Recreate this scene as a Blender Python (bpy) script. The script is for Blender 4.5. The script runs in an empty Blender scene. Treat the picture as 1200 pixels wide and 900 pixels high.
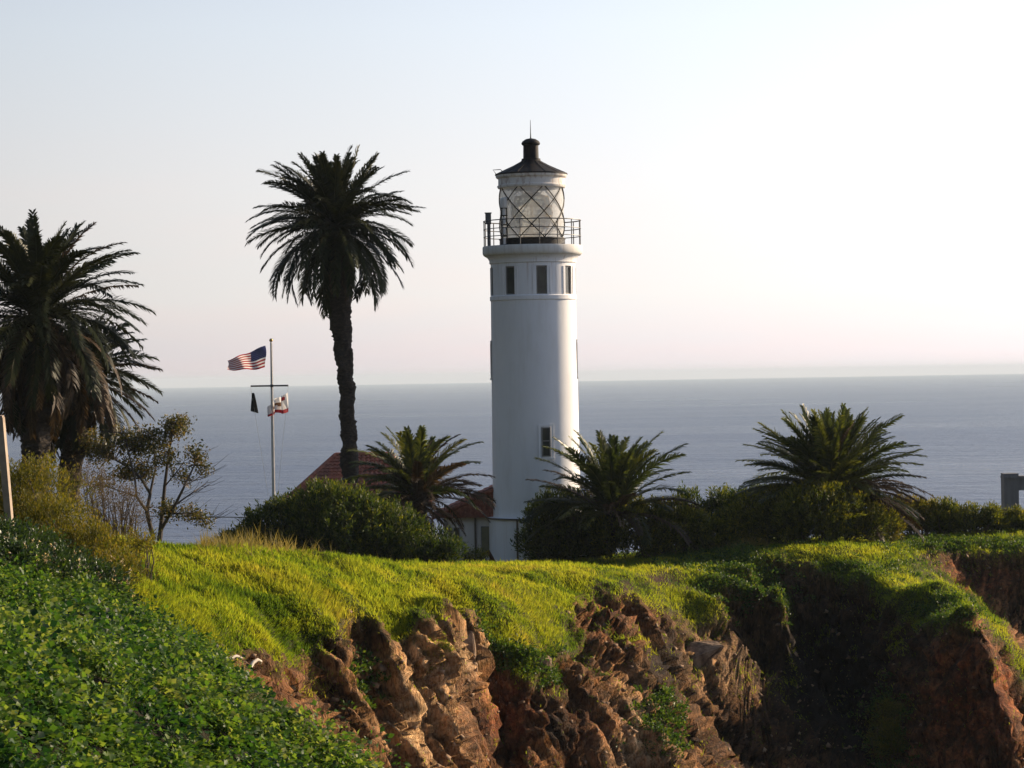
import bpy, bmesh, math, random
import numpy as np
from mathutils import Vector, Matrix

random.seed(7)
rng = np.random.default_rng(7)
R = math.radians
sc = bpy.context.scene
col = sc.collection

# ---------------------------------------------------------------- camera
F = 3120.0                       # focal length in pixels of a 1200 px wide frame
CAM = Vector((0.0, 0.0, 9.0))
cam = bpy.data.cameras.new('camera')
cam.sensor_width = 36.0
cam.lens = 36.0 * F / 1200.0
cam.clip_start = 0.5
cam.clip_end = 60000.0
cam_ob = bpy.data.objects.new('camera', cam)
col.objects.link(cam_ob)
sc.camera = cam_ob
CROT = Matrix.Rotation(R(90) - math.atan(10.0 / F), 3, 'X') @ Matrix.Rotation(R(-0.95), 3, 'Z')
cam_ob.location = CAM
cam_ob.rotation_euler = CROT.to_euler()
CR = np.array(CROT)

def P(px, py, d):
    """the world point seen at pixel (px, py) of the 1200x900 photograph, d metres ahead of the camera"""
    v = CR @ np.array([px - 600.0, 450.0 - py, -F])
    v = v * (d / v[1])
    return Vector((v[0], v[1], v[2] + CAM.z))

def proj(p):
    q = (p - np.array(CAM)) @ CR
    return 600.0 - q[:, 0] / q[:, 2] * F, 450.0 + q[:, 1] / q[:, 2] * F

# ---------------------------------------------------------------- sky, sun, exposure
SUN_AZ, SUN_EL = 58.0, 20.0      # to the right of the view direction, low over the sea
world = bpy.data.worlds.new('World')
sc.world = world
world.use_nodes = True

class NT:
    """small helper that adds and links shader nodes"""
    def __init__(s, tree):
        s.t = tree
    def n(s, typ, **kw):
        nd = s.t.nodes.new(typ)
        for k, v in kw.items():
            setattr(nd, k, v)
        return nd
    def put(s, sock, v):
        if isinstance(v, bpy.types.NodeSocket):
            s.t.links.new(v, sock)
        elif isinstance(v, (tuple, list)) and len(v) == 3 and sock.type == 'RGBA':
            sock.default_value = (*v, 1)
        else:
            sock.default_value = v
    def math(s, op, a, b=0.0, c=0.0, clamp=False):
        nd = s.n('ShaderNodeMath', operation=op)
        nd.use_clamp = clamp
        for i, v in enumerate((a, b, c)):
            s.put(nd.inputs[i], v)
        return nd.outputs[0]
    def vmath(s, op, a, b):
        nd = s.n('ShaderNodeVectorMath', operation=op)
        s.put(nd.inputs[0], a); s.put(nd.inputs[1], b)
        return nd.outputs['Value'] if op == 'DOT_PRODUCT' else nd.outputs[0]
    def mix(s, f, a, b, blend='MIX'):
        nd = s.n('ShaderNodeMix', data_type='RGBA', blend_type=blend)
        s.put(nd.inputs[0], f); s.put(nd.inputs[6], a); s.put(nd.inputs[7], b)
        return nd.outputs[2]
    def ramp(s, f, stops, interp='LINEAR'):
        nd = s.n('ShaderNodeValToRGB')
        nd.color_ramp.interpolation = interp
        el = nd.color_ramp.elements
        while len(el) < len(stops):
            el.new(0.5)
        for e, (p, c) in zip(el, stops):
            e.position = p
            e.color = (c, c, c, 1) if not isinstance(c, (tuple, list)) else (*c, 1)
        s.put(nd.inputs[0], f)
        return nd.outputs[0]
    def rng(s, v, a, b, c=0.0, d=1.0):
        nd = s.n('ShaderNodeMapRange')
        for i, x in enumerate((v, a, b, c, d)):
            s.put(nd.inputs[i], x)
        return nd.outputs[0]
    def noise(s, vec, scale, detail=4.0, rough=0.55, dist=0.0):
        nd = s.n('ShaderNodeTexNoise')
        if vec is not None:
            s.put(nd.inputs['Vector'], vec)
        nd.inputs['Scale'].default_value = scale
        nd.inputs['Detail'].default_value = detail
        nd.inputs['Roughness'].default_value = rough
        nd.inputs['Distortion'].default_value = dist
        return nd.outputs[0]
    def mapping(s, vec, scale=(1, 1, 1), rot=(0, 0, 0)):
        nd = s.n('ShaderNodeMapping')
        s.put(nd.inputs[0], vec)
        nd.inputs['Scale'].default_value = scale
        nd.inputs['Rotation'].default_value = rot
        return nd.outputs[0]
    def bump(s, h, strength=0.5, dist=0.05, normal=None):
        nd = s.n('ShaderNodeBump')
        nd.inputs['Strength'].default_value = strength
        nd.inputs['Distance'].default_value = dist
        s.put(nd.inputs['Height'], h)
        if normal is not None:
            s.put(nd.inputs['Normal'], normal)
        return nd.outputs[0]

w = NT(world.node_tree)
bg = world.node_tree.nodes['Background']
bg.inputs[1].default_value = 0.1
nish = w.n('ShaderNodeTexSky', sky_type='NISHITA')
nish.sun_disc = False
nish.sun_elevation = R(SUN_EL)
nish.sun_rotation = R(SUN_AZ)
nish.dust_density = 2.0
vdir = w.n('ShaderNodeTexCoord').outputs['Generated']
sep = w.n('ShaderNodeSeparateXYZ'); w.put(sep.inputs[0], vdir)
elev = sep.outputs[2]
toward = w.math('MULTIPLY_ADD', w.vmath('DOT_PRODUCT', vdir, (math.sin(R(SUN_AZ)), math.cos(R(SUN_AZ)), 0.0)), 0.5, 0.5)
# a humid marine veil: brightest towards the sun, pale pink at the sea horizon, blue-white higher up
glow = w.ramp(toward, [(0.0, 0.031), (0.5, 0.066), (0.66, 0.124), (0.735, 0.156), (0.84, 0.21), (1.0, 0.45)])
tint = w.ramp(w.math('MULTIPLY', elev, 2.0), [(0.0, (0.89, 0.82, 0.825)), (0.018, (0.92, 0.855, 0.85)), (0.06, (0.975, 0.95, 0.91)), (0.14, (0.97, 0.965, 0.95)),
                                             (0.26, (0.87, 0.94, 1.0)), (0.5, (0.54, 0.635, 0.88)), (1.0, (0.20, 0.28, 0.44))])
veil = w.mix(1.0, glow, tint, 'MULTIPLY')
cl = w.noise(w.mapping(vdir, (5, 5, 30)), 2.2, 5.0, 0.55)
clf = w.math('MULTIPLY', w.rng(cl, 0.42, 0.7), w.rng(elev, 0.10, 0.015))
veil = w.mix(w.math('MULTIPLY', clf, 0.42), veil, w.mix(1.0, veil, (1.13, 0.98, 0.95), 'MULTIPLY'))
veil10 = w.mix(1.0, veil, (33.2, 33.0, 34.0), 'MULTIPLY')
fac = w.rng(elev, 0.1, 0.75, 0.92, 0.30)
w.put(bg.inputs[0], w.mix(fac, nish.outputs[0], veil10))

sun = bpy.data.lights.new('sun', 'SUN')
sun.energy = 5.0
sun.angle = R(0.5)
sun.color = (1.0, 0.79, 0.55)
sun_ob = bpy.data.objects.new('sun', sun)
col.objects.link(sun_ob)
sd = Vector((math.sin(R(SUN_AZ)) * math.cos(R(SUN_EL)), math.cos(R(SUN_AZ)) * math.cos(R(SUN_EL)), math.sin(R(SUN_EL))))
sun_ob.rotation_euler = sd.to_track_quat('Z', 'Y').to_euler()
sun_ob.location = (60, 60, 60)

sc.view_settings.view_transform = 'Standard'
sc.view_settings.look = 'None'
sc.view_settings.exposure = 0.8
sc.view_settings.gamma = 1.0
sc.view_settings.use_curve_mapping = False
sc.render.engine = 'CYCLES'
sc.cycles.use_denoising = True
sc.cycles.max_bounces = 8
sc.cycles.transparent_max_bounces = 16
sc.cycles.volume_bounces = 0

# ---------------------------------------------------------------- numpy noise
def _h(ix, iy, iz, s):
    h = (ix.astype(np.int64) * 374761393 + iy.astype(np.int64) * 668265263 + iz.astype(np.int64) * 2147483647 + s * 974634777) & 0xffffffff
    h = ((h ^ (h >> 13)) * 1274126177) & 0xffffffff
    h = ((h ^ (h >> 16)) * 2246822519) & 0xffffffff
    return ((h ^ (h >> 15)) & 0xffffff) / float(0xffffff)

def vnoise(p, seed=0):
    i = np.floor(p); f = p - i; i = i.astype(np.int64)
    f = f * f * f * (f * (f * 6 - 15) + 10)
    out = 0
    for dx in (0, 1):
        for dy in (0, 1):
            for dz in (0, 1):
                wgt = (f[:, 0] if dx else 1 - f[:, 0]) * (f[:, 1] if dy else 1 - f[:, 1]) * (f[:, 2] if dz else 1 - f[:, 2])
                out = out + wgt * _h(i[:, 0] + dx, i[:, 1] + dy, i[:, 2] + dz, seed)
    return out * 2 - 1

def fbm(p, octv=4, seed=0, gain=0.5):
    a, s, o, q = 1.0, 0.0, 0, np.array(p, float)
    for k in range(octv):
        s = s + a * vnoise(q, seed + k * 17)
        o += a; a *= gain; q = q * 2.03 + 11.3
    return s / o

def worley(p, seed=0):
    """nearest cell: distance, second distance, a random number and the offset to the cell's point"""
    i = np.floor(p).astype(np.int64)
    d1 = np.full(len(p), 9.0); d2 = np.full(len(p), 9.0); rid = np.zeros(len(p)); off = np.zeros_like(p)
    for dx in (-1, 0, 1):
        for dy in (-1, 0, 1):
            for dz in (-1, 0, 1):
                c = i + (dx, dy, dz)
                q = np.stack([_h(c[:, 0], c[:, 1], c[:, 2], seed + k) for k in (1, 2, 3)], 1) + c - p
                d = (q * q).sum(1)
                m = d < d1
                d2 = np.where(m, d1, np.minimum(d2, d))
                d1 = np.where(m, d, d1)
                rid = np.where(m, _h(c[:, 0], c[:, 1], c[:, 2], seed + 9), rid)
                off[m] = q[m]
    return np.sqrt(d1), np.sqrt(d2), rid, off

def sstep(a, b, x):
    t = np.clip((x - a) / (b - a), 0, 1)
    return t * t * (3 - 2 * t)

# ---------------------------------------------------------------- mesh helpers
def link(o, parent=None):
    col.objects.link(o)
    if parent is not None:
        o.parent = parent
    return o

def mesh_np(name, verts, faces, mat, parent=None, smooth=False, attrs=None):
    """one mesh object from arrays; faces is (M,k) or a list of such arrays"""
    fl = faces if isinstance(faces, list) else [faces]
    verts = np.asarray(verts, np.float32)
    me = bpy.data.meshes.new(name)
    me.vertices.add(len(verts))
    me.vertices.foreach_set('co', verts.ravel())
    nl = sum(f.size for f in fl); nf = sum(len(f) for f in fl)
    me.loops.add(nl); me.polygons.add(nf)
    me.loops.foreach_set('vertex_index', np.concatenate([f.ravel() for f in fl]).astype(np.int32))
    starts, base = [], 0
    for f in fl:
        starts.append(base + np.arange(len(f)) * f.shape[1]); base += f.size
    me.polygons.foreach_set('loop_start', np.concatenate(starts).astype(np.int32))
    me.update(calc_edges=True)
    me.validate()
    if smooth:
        me.shade_smooth()
    for k, v in (attrs or {}).items():
        a = me.attributes.new(k, 'FLOAT', 'POINT')
        a.data.foreach_set('value', np.asarray(v, np.float32))
    for m in (mat if isinstance(mat, list) else [mat]):
        me.materials.append(m)
    o = bpy.data.objects.new(name, me)
    return link(o, parent)

def tag(o, label=None, cat=None, group=None, kind=None):
    if label: o['label'] = label
    if cat: o['category'] = cat
    if group: o['group'] = group
    if kind: o['kind'] = kind
    return o

def thing(name, label, cat, loc, group=None):
    o = bpy.data.objects.new(name, None)
    o.location = loc
    o.empty_display_size = 0.3
    link(o)
    return tag(o, label, cat, group)

class MB:
    """collects boxes, tubes and lathes, then links them as ONE mesh object"""
    def __init__(s):
        s.v, s.f, s.mi = [], [], []
    def add(s, vs, fs, mi=0):
        b = len(s.v)
        s.v += [tuple(v) for v in vs]
        s.f += [tuple(i + b for i in f) for f in fs]
        s.mi += [mi] * len(fs)
    def box(s, c, size, rot=None, mi=0):
        x, y, z = (k / 2 for k in size)
        vs = [Vector((sx * x, sy * y, sz * z)) for sx in (-1, 1) for sy in (-1, 1) for sz in (-1, 1)]
        if rot is not None:
            vs = [rot @ v for v in vs]
        s.add([v + Vector(c) for v in vs], [(0, 1, 3, 2), (4, 6, 7, 5), (0, 4, 5, 1), (2, 3, 7, 6), (0, 2, 6, 4), (1, 5, 7, 3)], mi)
    def tube(s, pts, r, n=8, mi=0, caps=True):
        pts = [Vector(p) for p in pts]
        rs = r if isinstance(r, (list, tuple)) else [r] * len(pts)
        vs, fs = [], []
        ref = None
        for i, p in enumerate(pts):
            t = (pts[min(i + 1, len(pts) - 1)] - pts[max(i - 1, 0)]).normalized()
            if ref is None:
                ref = t.orthogonal().normalized()
            ref = (ref - t * ref.dot(t)).normalized()
            b = t.cross(ref)
            for k in range(n):
                a = 2 * math.pi * k / n
                vs.append(p + (ref * math.cos(a) + b * math.sin(a)) * rs[i])
        for i in range(len(pts) - 1):
            for k in range(n):
                fs.append((i * n + k, i * n + (k + 1) % n, (i + 1) * n + (k + 1) % n, (i + 1) * n + k))
        if caps:
            fs.append(tuple(range(n))[::-1]); fs.append(tuple(range((len(pts) - 1) * n, len(pts) * n)))
        s.add(vs, fs, mi)
    def lathe(s, prof, n=64, a0=0.0, a1=2 * math.pi, mi=0):
        full = abs(a1 - a0 - 2 * math.pi) < 1e-6
        m = n if full else n + 1
        vs = [(r * math.cos(a0 + (a1 - a0) * k / n), r * math.sin(a0 + (a1 - a0) * k / n), z) for (r, z) in prof for k in range(m)]
        fs = []
        for i in range(len(prof) - 1):
            for k in range(n):
                k2 = (k + 1) % m
                fs.append((i * m + k, i * m + k2, (i + 1) * m + k2, (i + 1) * m + k))
        s.add(vs, fs, mi)
    def build(s, name, mat, parent=None, smooth=None, loc=None):
        me = bpy.data.meshes.new(name)
        me.from_pydata(s.v, [], s.f)
        for m in (mat if isinstance(mat, list) else [mat]):
            me.materials.append(m)
        me.polygons.foreach_set('material_index', s.mi)
        if smooth:
            me.shade_smooth()
            me.set_sharp_from_angle(angle=R(smooth))
        o = bpy.data.objects.new(name, me)
        if loc is not None:
            o.location = loc
        return link(o, parent)

# ---------------------------------------------------------------- materials
def new_mat(name):
    m = bpy.data.materials.new(name)
    m.use_nodes = True
    return m, NT(m.node_tree), m.node_tree.nodes['Principled BSDF']

def simple(name, c1, c2=None, rough=0.6, scale=3.0, bump=0.0, metal=0.0, spec=0.5, bscale=None):
    m, t, b = new_mat(name)
    pos = t.n('ShaderNodeTexCoord').outputs['Object']
    if c2 is None:
        c2 = tuple(k * 0.8 for k in c1)
    nz = t.noise(pos, scale, 5.0, 0.6)
    t.put(b.inputs['Base Color'], t.mix(t.rng(nz, 0.35, 0.65), c1, c2))
    b.inputs['Roughness'].default_value = rough
    b.inputs['Metallic'].default_value = metal
    b.inputs['Specular IOR Level'].default_value = spec
    if bump:
        t.put(b.inputs['Normal'], t.bump(t.noise(pos, bscale or scale * 4, 4.0), bump, 0.03))
    return m

def leafy(name, cols, trans=0.35, rough=0.5, spec=0.3, patch=None, tcol=1.3):
    """leaf material: colour by a per-leaf random number, part of the light passes through"""
    m, t, b = new_mat(name)
    rnd = t.n('ShaderNodeAttribute', attribute_name='rnd').outputs['Fac']
    c = t.ramp(rnd, [(i / (len(cols) - 1), k) for i, k in enumerate(cols)])
    if patch:
        pos = t.n('ShaderNodeNewGeometry').outputs['Position']
        f = t.rng(t.noise(pos, patch[0], 3.0), 0.42, 0.62)
        c = t.mix(t.math('MULTIPLY', f, patch[2]), c, patch[1])
    t.put(b.inputs['Base Color'], c)
    b.inputs['Roughness'].default_value = rough
    b.inputs['Specular IOR Level'].default_value = spec
    tr = t.n('ShaderNodeBsdfTranslucent')
    t.put(tr.inputs[0], t.mix(1.0, c, (tcol * 1.1, tcol, tcol * 0.5), 'MULTIPLY'))
    mx = t.n('ShaderNodeMixShader')
    mx.inputs[0].default_value = trans
    t.put(mx.inputs[1], b.outputs[0]); t.put(mx.inputs[2], tr.outputs[0])
    t.put(m.node_tree.nodes['Material Output'].inputs[0], mx.outputs[0])
    return m
# ================================================================ the headland
# control points: what the photograph shows at (px, py), d metres away
CTRL = [
 # near slope under the green ground cover
 (-400,900,25),(0,900,28),(150,900,32),(300,900,37),(430,905,42),(-300,778,38),(0,778,41),(150,795,46),(270,838,48),(360,886,47.5),
 (-300,636,58),(0,664,56),(80,693,57),(140,730,58.5),(210,770,59),(270,812,58),(330,868,53),(400,906,48),
 # grass hill on the left: crest, middle, lip
 (100,636,67),(160,641,70),(200,643,72),(300,646,77),(400,654,81),(480,667,85),(540,670,90),
 (20,644,76),(100,645,74),(100,652,84),(160,649,78),(160,657,88),(200,651,80),(200,658,90),(300,653,85),(300,660,95),(400,662,90),(400,675,100),(480,674,94),(540,675,99),(60,650,95),(-60,645,90),(-60,625,74),
 (160,676,65),(200,706,66),(300,700,70.5),(400,702,75.5),(480,698,79.5),(560,696,83.5),
 (270,768,62.5),(330,765,66),(400,752,70),(450,742,73),(500,730,76.5),(530,726,78),(515,727,77.4),(515,716,79.2),(540,716,80.4),(490,716,77.8),(460,716,76.6),
 # rocks below the lip
 (330,800,65),(390,820,69),(360,850,65.7),(430,880,70.2),
 (480,748,76),(420,790,71.5),(470,800,73.8),(520,800,76.5),(450,850,72.3),(500,870,75),(548,860,77.6),(440,900,71),(500,900,74.2),(556,900,77.8),
 # red chute
 (562,800,81.2),(600,800,81.6),(572,840,80.6),(610,850,80.6),(585,900,79.9),(625,900,79.5),
 # grass between the spur and the buttress
 (560,742,80.4),(600,772,81.6),(645,802,82.3),(620,725,84.6),(600,692,87),(650,690,91),(685,705,91),
 (640,835,81.4),(640,890,80.6),
 # rocky buttress
 (700,730,89.2),(735,730,90),(680,765,86.5),(720,770,87.2),(752,765,88.6),(660,815,83.4),(700,815,84.2),(742,830,85.2),(762,810,87.2),
 (660,865,82),(700,870,82.8),(752,880,84.4),(772,860,85.8),(660,900,81.4),(720,900,83),(788,900,84.6),
 # recess
 (748,700,99),(765,715,102.5),(775,745,101.6),(792,775,100),(785,805,98.2),(805,850,96),(815,890,94.5),
 # ledge with the grass top and the pale rocks
 (690,680,99),(760,685,105),(800,682,108),(850,690,108.2),(890,697,108.8),(800,706,105.6),(850,712,106.2),(900,716,107.3),(920,724,107.8),(840,672,111),(800,668,110.5),(885,680,111),
 (820,742,104.3),(860,738,105.2),(905,745,106.7),(850,775,102.5),(885,790,103.8),(912,790,105.4),(820,805,100.6),(855,825,101),(885,845,101.5),(840,875,98.8),
 # plateau edge
 (580,662,122),(627,659,129),(700,657,124),(720,670,112),(780,650,124),(780,666,116),(850,643,122),(850,658,117),(950,638,122),(1040,635,123),
 # dark cove
 (900,656,116),(960,668,115),(1000,690,112.5),(1040,712,109.5),(1080,738,105),
 (900,685,115),(945,705,113.8),(945,765,113),(985,765,112.3),(945,850,111.5),(1000,850,109.5),(1012,765,110.6),(900,850,109.5),(890,895,107),(960,900,108.5),
 # right hand promontory
 (1062,648,118.5),(1060,690,112),(1105,682,109.5),(1140,711,102),(1152,730,99.8),(1115,728,102),
 (1095,765,102.6),(1126,765,100.4),(1095,805,101.2),(1130,805,99.2),(1095,855,100.2),(1135,855,98.2),(1060,880,101),(1120,895,98.4),(1032,870,104.5),(1060,800,104.2),
 (1157,760,99.2),(1168,800,98.2),(1178,850,97.2),(1188,897,96.4),(1172,790,101.5),(1186,840,100.5),(1198,890,99.5),
 # far right edge with red soil
 (1065,637,127),(1130,635,127),(1200,635,127),(1085,641,125.5),(1200,645,125),(1300,640,125),(1120,668,124),(1165,680,123.4),(1200,690,123),(1170,710,122),(1205,750,119),(1210,820,114),(1300,720,120),
]
WPTS = [(-40,60,9),(-40,100,3),(-40,140,0),(-26,108,2.4),(-17,107,2.0),(-18,120,0.8),(-10,112,0.6),(-20,140,-1.0),(-4,125,-0.1),(1,136,-0.4),(8,138,-0.6),(20,140,-0.4),(45,132,1),(70,120,1),
        (-40,152,-2),(-20,150,-2),(0,150,-2),(20,150,-2),(45,150,-2),(75,150,-2),(-40,172,-40),(-20,172,-40),(0,172,-40),(20,172,-40),(45,172,-40),(80,172,-40),
        (-40,186,-54),(-10,186,-54),(20,186,-54),(50,186,-54),(90,186,-54),
        (-4.2,60,-1.2),(-2.6,62,-4),(-6.4,60.2,1.6),(0,56,-9),(-0.5,46,-5),(-1.2,51,-4),(0,66,-9),(4,70,-13),(7,78,-12),(12,76,-16),(18,84,-15),(24,88,-16),(32,88,-18),(45,88,-20),
        (3,42,-14),(10,55,-26),(25,60,-32),(50,60,-36),(0.5,30,-5),(6,30,-20),(30,30,-44),(60,30,-50),(2.5,15,-2),(-8,10,7.6),(-3,9,7.2),(0,7,7.0),(-20,25,9),(-25,40,10),(10,8,2),(20,14,-10),(70,90,-22)]
pts = np.array([tuple(P(*c)) for c in CTRL] + [tuple(map(float, c)) for c in WPTS])
def kern(a, b):
    return np.sqrt(((a[:, None, :] - b[None, :, :]) ** 2).sum(2) + 0.12)
C2 = pts[:, :2]
n_ = len(C2)
A_ = np.zeros((n_ + 3, n_ + 3))
A_[:n_, :n_] = kern(C2, C2) - np.eye(n_) * 0.02
A_[:n_, n_] = 1; A_[:n_, n_ + 1:] = C2; A_[n_:, :n_] = A_[:n_, n_:].T
wts = np.linalg.solve(A_, np.concatenate([pts[:, 2], np.zeros(3)]))
def ground(xy):
    xy = np.atleast_2d(np.asarray(xy, float))
    out = np.empty(len(xy))
    for k in range(0, len(xy), 40000):
        q = xy[k:k + 40000]
        out[k:k + 40000] = kern(q, C2) @ wts[:n_] + wts[n_] + q @ wts[n_ + 1:]
    return out

tcol = np.concatenate([np.linspace(-0.75, -0.206, 50)[:-1], np.linspace(-0.206, 0.206, 560), np.linspace(0.206, 0.75, 50)[1:]])
NROW = 760
yy = np.concatenate([np.arange(6, 50, 0.1), np.arange(50, 128, 0.05), np.arange(128, 190, 0.2)])
X = np.empty((len(tcol), NROW)); Y = np.empty_like(X); Z = np.empty_like(X)
for i, t in enumerate(tcol):
    zz = ground(np.stack([t * yy, yy], 1))
    slope = (zz - CAM.z) / yy
    ds = np.abs(np.diff(slope)) + 0.16 * np.hypot(np.diff(yy), np.diff(zz)) / yy[1:]
    cum = np.concatenate([[0], np.cumsum(ds)])
    ys = np.interp(np.linspace(0, cum[-1], NROW), cum, yy)
    X[i] = t * ys; Y[i] = ys; Z[i] = np.interp(ys, yy, zz)
V0 = np.stack([X, Y, Z], 2)
def grid_normals(V):
    a = np.gradient(V, axis=0); b = np.gradient(V, axis=1)
    nn = np.cross(a, b)
    nn /= np.linalg.norm(nn, axis=2, keepdims=True) + 1e-9
    nn[nn[..., 2] < 0] *= -1
    return nn
N0 = grid_normals(V0)
v = V0.reshape(-1, 3).copy(); n0 = N0.reshape(-1, 3)
px, py = proj(v)
in_view = (px > -300) & (px < 1500) & (v[:, 1] > 24) & (v[:, 1] < 150)
def blob(items):
    """soft patches on the surface where the photograph shows another ground, or where shade and sunlight are painted in; each is px, py, rx, ry, strength"""
    s = np.zeros(len(v))
    for (bx, by, rx, ry, k) in items:
        s = np.maximum(s, k * np.exp(-(((px - bx) / rx) ** 2 + ((py - by) / ry) ** 2)))
    return s * in_view
def in_poly(poly):
    poly = np.array(poly, float); inside = np.zeros(len(v), bool)
    j = len(poly) - 1
    for i in range(len(poly)):
        (x1, y1), (x2, y2) = poly[i], poly[j]
        c = ((y1 > py) != (y2 > py)) & (px < (x2 - x1) * (py - y1) / (y2 - y1 + 1e-9) + x1)
        inside ^= c; j = i
    return inside
q2 = v * 1.0
edge = fbm(q2 * 0.9, 4, 3)
edge2 = fbm(q2 * 2.7, 3, 5)
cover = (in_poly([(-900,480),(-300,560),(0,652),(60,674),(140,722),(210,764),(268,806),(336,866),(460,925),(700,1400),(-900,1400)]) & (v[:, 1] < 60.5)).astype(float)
bare = blob([(700,690,10,6,1),(745,660,0.1,0.1,0),(775,678,34,11,1),(810,690,20,8,.8),(285,750,16,14,.7),(255,762,14,9,.9),(640,760,20,10,.6),(680,730,18,14,.8),(720,720,16,20,.9),(735,690,10,12,.8),
             (520,735,24,16,.9),(550,770,18,14,1),(660,720,9,9,.5),(1120,665,40,12,1),(1175,675,40,14,1),(1085,655,14,10,.8),(300,775,36,12,.9),(350,790,30,20,.9),(590,735,12,8,.6),(570,720,14,7,.5)])
green = blob([(610,775,30,14,.9),(640,798,18,10,1),(880,690,50,26,.9),(850,660,60,14,.8),(1110,720,40,18,.6),(430,800,18,30,.6),(775,850,24,30,1),
              (1020,670,60,16,.4),(820,640,90,14,.9),(1040,860,24,40,.9),(1120,640,80,8,.8),(560,740,14,10,.4)])
slope0 = n0[:, 2]
ROCK = [(250,768),(300,768),(330,788),(385,762),(425,766),(455,756),(490,752),(508,744),(530,738),(560,750),(580,772),(603,792),(650,817),(672,820),(648,800),(650,780),(670,766),(692,757),(672,728),(675,706),(705,700),
        (740,705),(765,712),(790,725),(830,738),(870,724),(918,730),(930,735),(930,700),(885,668),(900,662),(955,668),(990,684),(1030,702),(1045,726),(1100,744),(1140,732),(1150,722),(1164,750),(1240,905),(1240,1100),(300,1100),(345,905),(325,840),(270,782)]
px0, py0 = px, py
px = px0 + 9 * edge + 8 * edge2; py = py0 + 9 * fbm(q2 * 0.9 + 40, 4, 6) + 7 * fbm(q2 * 2.7 + 40, 3, 7)
painted = (in_poly(ROCK) | in_poly([(1075,650),(1110,652),(1160,660),(1260,668),(1260,800),(1190,760),(1170,722),(1130,690)])) & in_view
px, py = px0, py0
shown = in_view & (px > -40) & (px < 1240) & (v[:, 1] > 50)
rock = np.where(shown, np.maximum(painted * 1.0, sstep(0.52, 0.36, slope0)), sstep(0.70, 0.55, slope0 + 0.1 * edge))
rock = np.where(cover > 0.5, 0.0, rock).reshape(len(tcol), NROW)
for _ in range(3):
    for ax_ in (0, 1):
        rock = (np.roll(rock, 1, ax_) + 2 * rock + np.roll(rock, -1, ax_)) / 4
rock = np.clip(rock.ravel(), 0, 1)
soilred = blob([(590,840,50,60,1),(1130,820,60,110,1),(1150,670,90,40,.9),(760,720,60,40,.45),(720,730,40,40,.5),(900,850,100,80,.35),(690,850,70,60,.55),(640,770,30,24,.7),(1170,820,40,90,1),(330,800,30,30,.4)])
painted_shade = blob([(970,790,100,120,1.2),(600,850,40,60,.45),(1000,860,70,60,1),(1060,760,40,40,.8),(1000,700,40,24,.8),(1010,720,60,40,.9),(930,700,50,40,.8),(778,775,30,60,.95),(650,855,34,50,.85),(850,860,60,40,.6),(1080,800,30,60,.4),(740,690,20,16,.5)])  # near-black shade painted into the rock colour of cove, recess and chute
pale = blob([(500,830,50,90,.8),(545,770,22,22,1),(742,860,42,60,.95),(860,780,60,50,.5),(820,760,40,40,.4)])  # tan rock, with the sunlit brightness of these faces painted into its colour

# grass humps that run down the slope, then broken rock
gx = np.stack([v[:, 0] * 0.55 + v[:, 1] * 0.28, v[:, 1] * 0.33 - v[:, 0] * 0.1, v[:, 2] * 0.3], 1)
hump = fbm(gx * 1.25, 3, 21) * 0.20 + fbm(q2 * 1.5, 3, 23) * 0.15 + fbm(q2 * 3.6, 2, 25) * 0.07
hump = np.where(v[:, 1] > 100, hump * 0.75, hump)
d_grass = hump * (1 - rock)
dipl = np.array([0.42, 0.28, -0.86]); dipl /= np.linalg.norm(dipl)        # beds dip steeply to the right
sx = np.cross(dipl, [0, 1, 0.2]); sx /= np.linalg.norm(sx); sy = np.cross(sx, dipl)
bed = np.stack([q2 @ sx, q2 @ sy, (q2 @ dipl) * 0.15], 1)
warp = np.stack([vnoise(q2 * 0.8, 31), vnoise(q2 * 0.8, 32), vnoise(q2 * 0.8, 33)], 1) * 0.5
a1, a2, ar, ao = worley(bed * 0.72 + warp * 0.4, 41)
b1, b2, br, bo = worley(bed * 1.9 + warp * 0.4, 51)
c1, c2_, cr, co = worley(bed * 4.4 + warp * 0.6, 61)
tilt = ao @ np.array([0.9, 0.5, 0.4])
tiltb = bo @ np.array([0.9, -0.6, 0.5])
tiltc = co @ np.array([0.8, 0.6, -0.4])
e1, e2, er, eo = worley(bed * 9.0 + warp * 0.8, 67)
saw = np.abs(((bed[:, 0] * 1.7 + bed[:, 1] * 0.6 + 0.5 * fbm(q2 * 0.7, 3, 77)) % 1.0) - 0.35)
d_rock = 0.36 * (ar - 0.5) + 0.26 * tilt + 0.27 * (br - 0.5) + 0.24 * tiltb + 0.20 * (cr - 0.5) + 0.20 * tiltc + 0.07 * (er - 0.5) + 0.22 * saw \
    - 0.50 * sstep(0.10, 0.0, a2 - a1) - 0.34 * sstep(0.12, 0.0, b2 - b1) - 0.13 * sstep(0.14, 0, c2_ - c1)
d_soil = 0.55 * fbm(q2 * np.array([1.1, 1.1, 0.45]), 4, 71) + 0.10 * (cr - 0.5) - 0.1 * np.abs(fbm(q2 * 2.2, 3, 73))
softrock = np.clip(soilred * 1.1, 0, 1)
d_r = d_rock * (1 - 0.6 * softrock) + d_soil * softrock
nd = n0.copy(); nd[:, 2] *= 0.55; nd /= np.linalg.norm(nd, axis=1, keepdims=True)
amt = np.where(v[:, 1] > 90, 0.95, 0.95) * in_view * (1 - blob([(885,785,45,55,.65)]))
disp = nd * (d_r * rock ** 1.6 * amt)[:, None]
disp[:, 2] = np.where(disp[:, 2] > 0, disp[:, 2] * (0.15 + 0.6 * sstep(0.97, 1.0, rock)), disp[:, 2])
v += disp
v[:, 2] += d_grass * in_view * (1 - 0.6 * cover)
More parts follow.
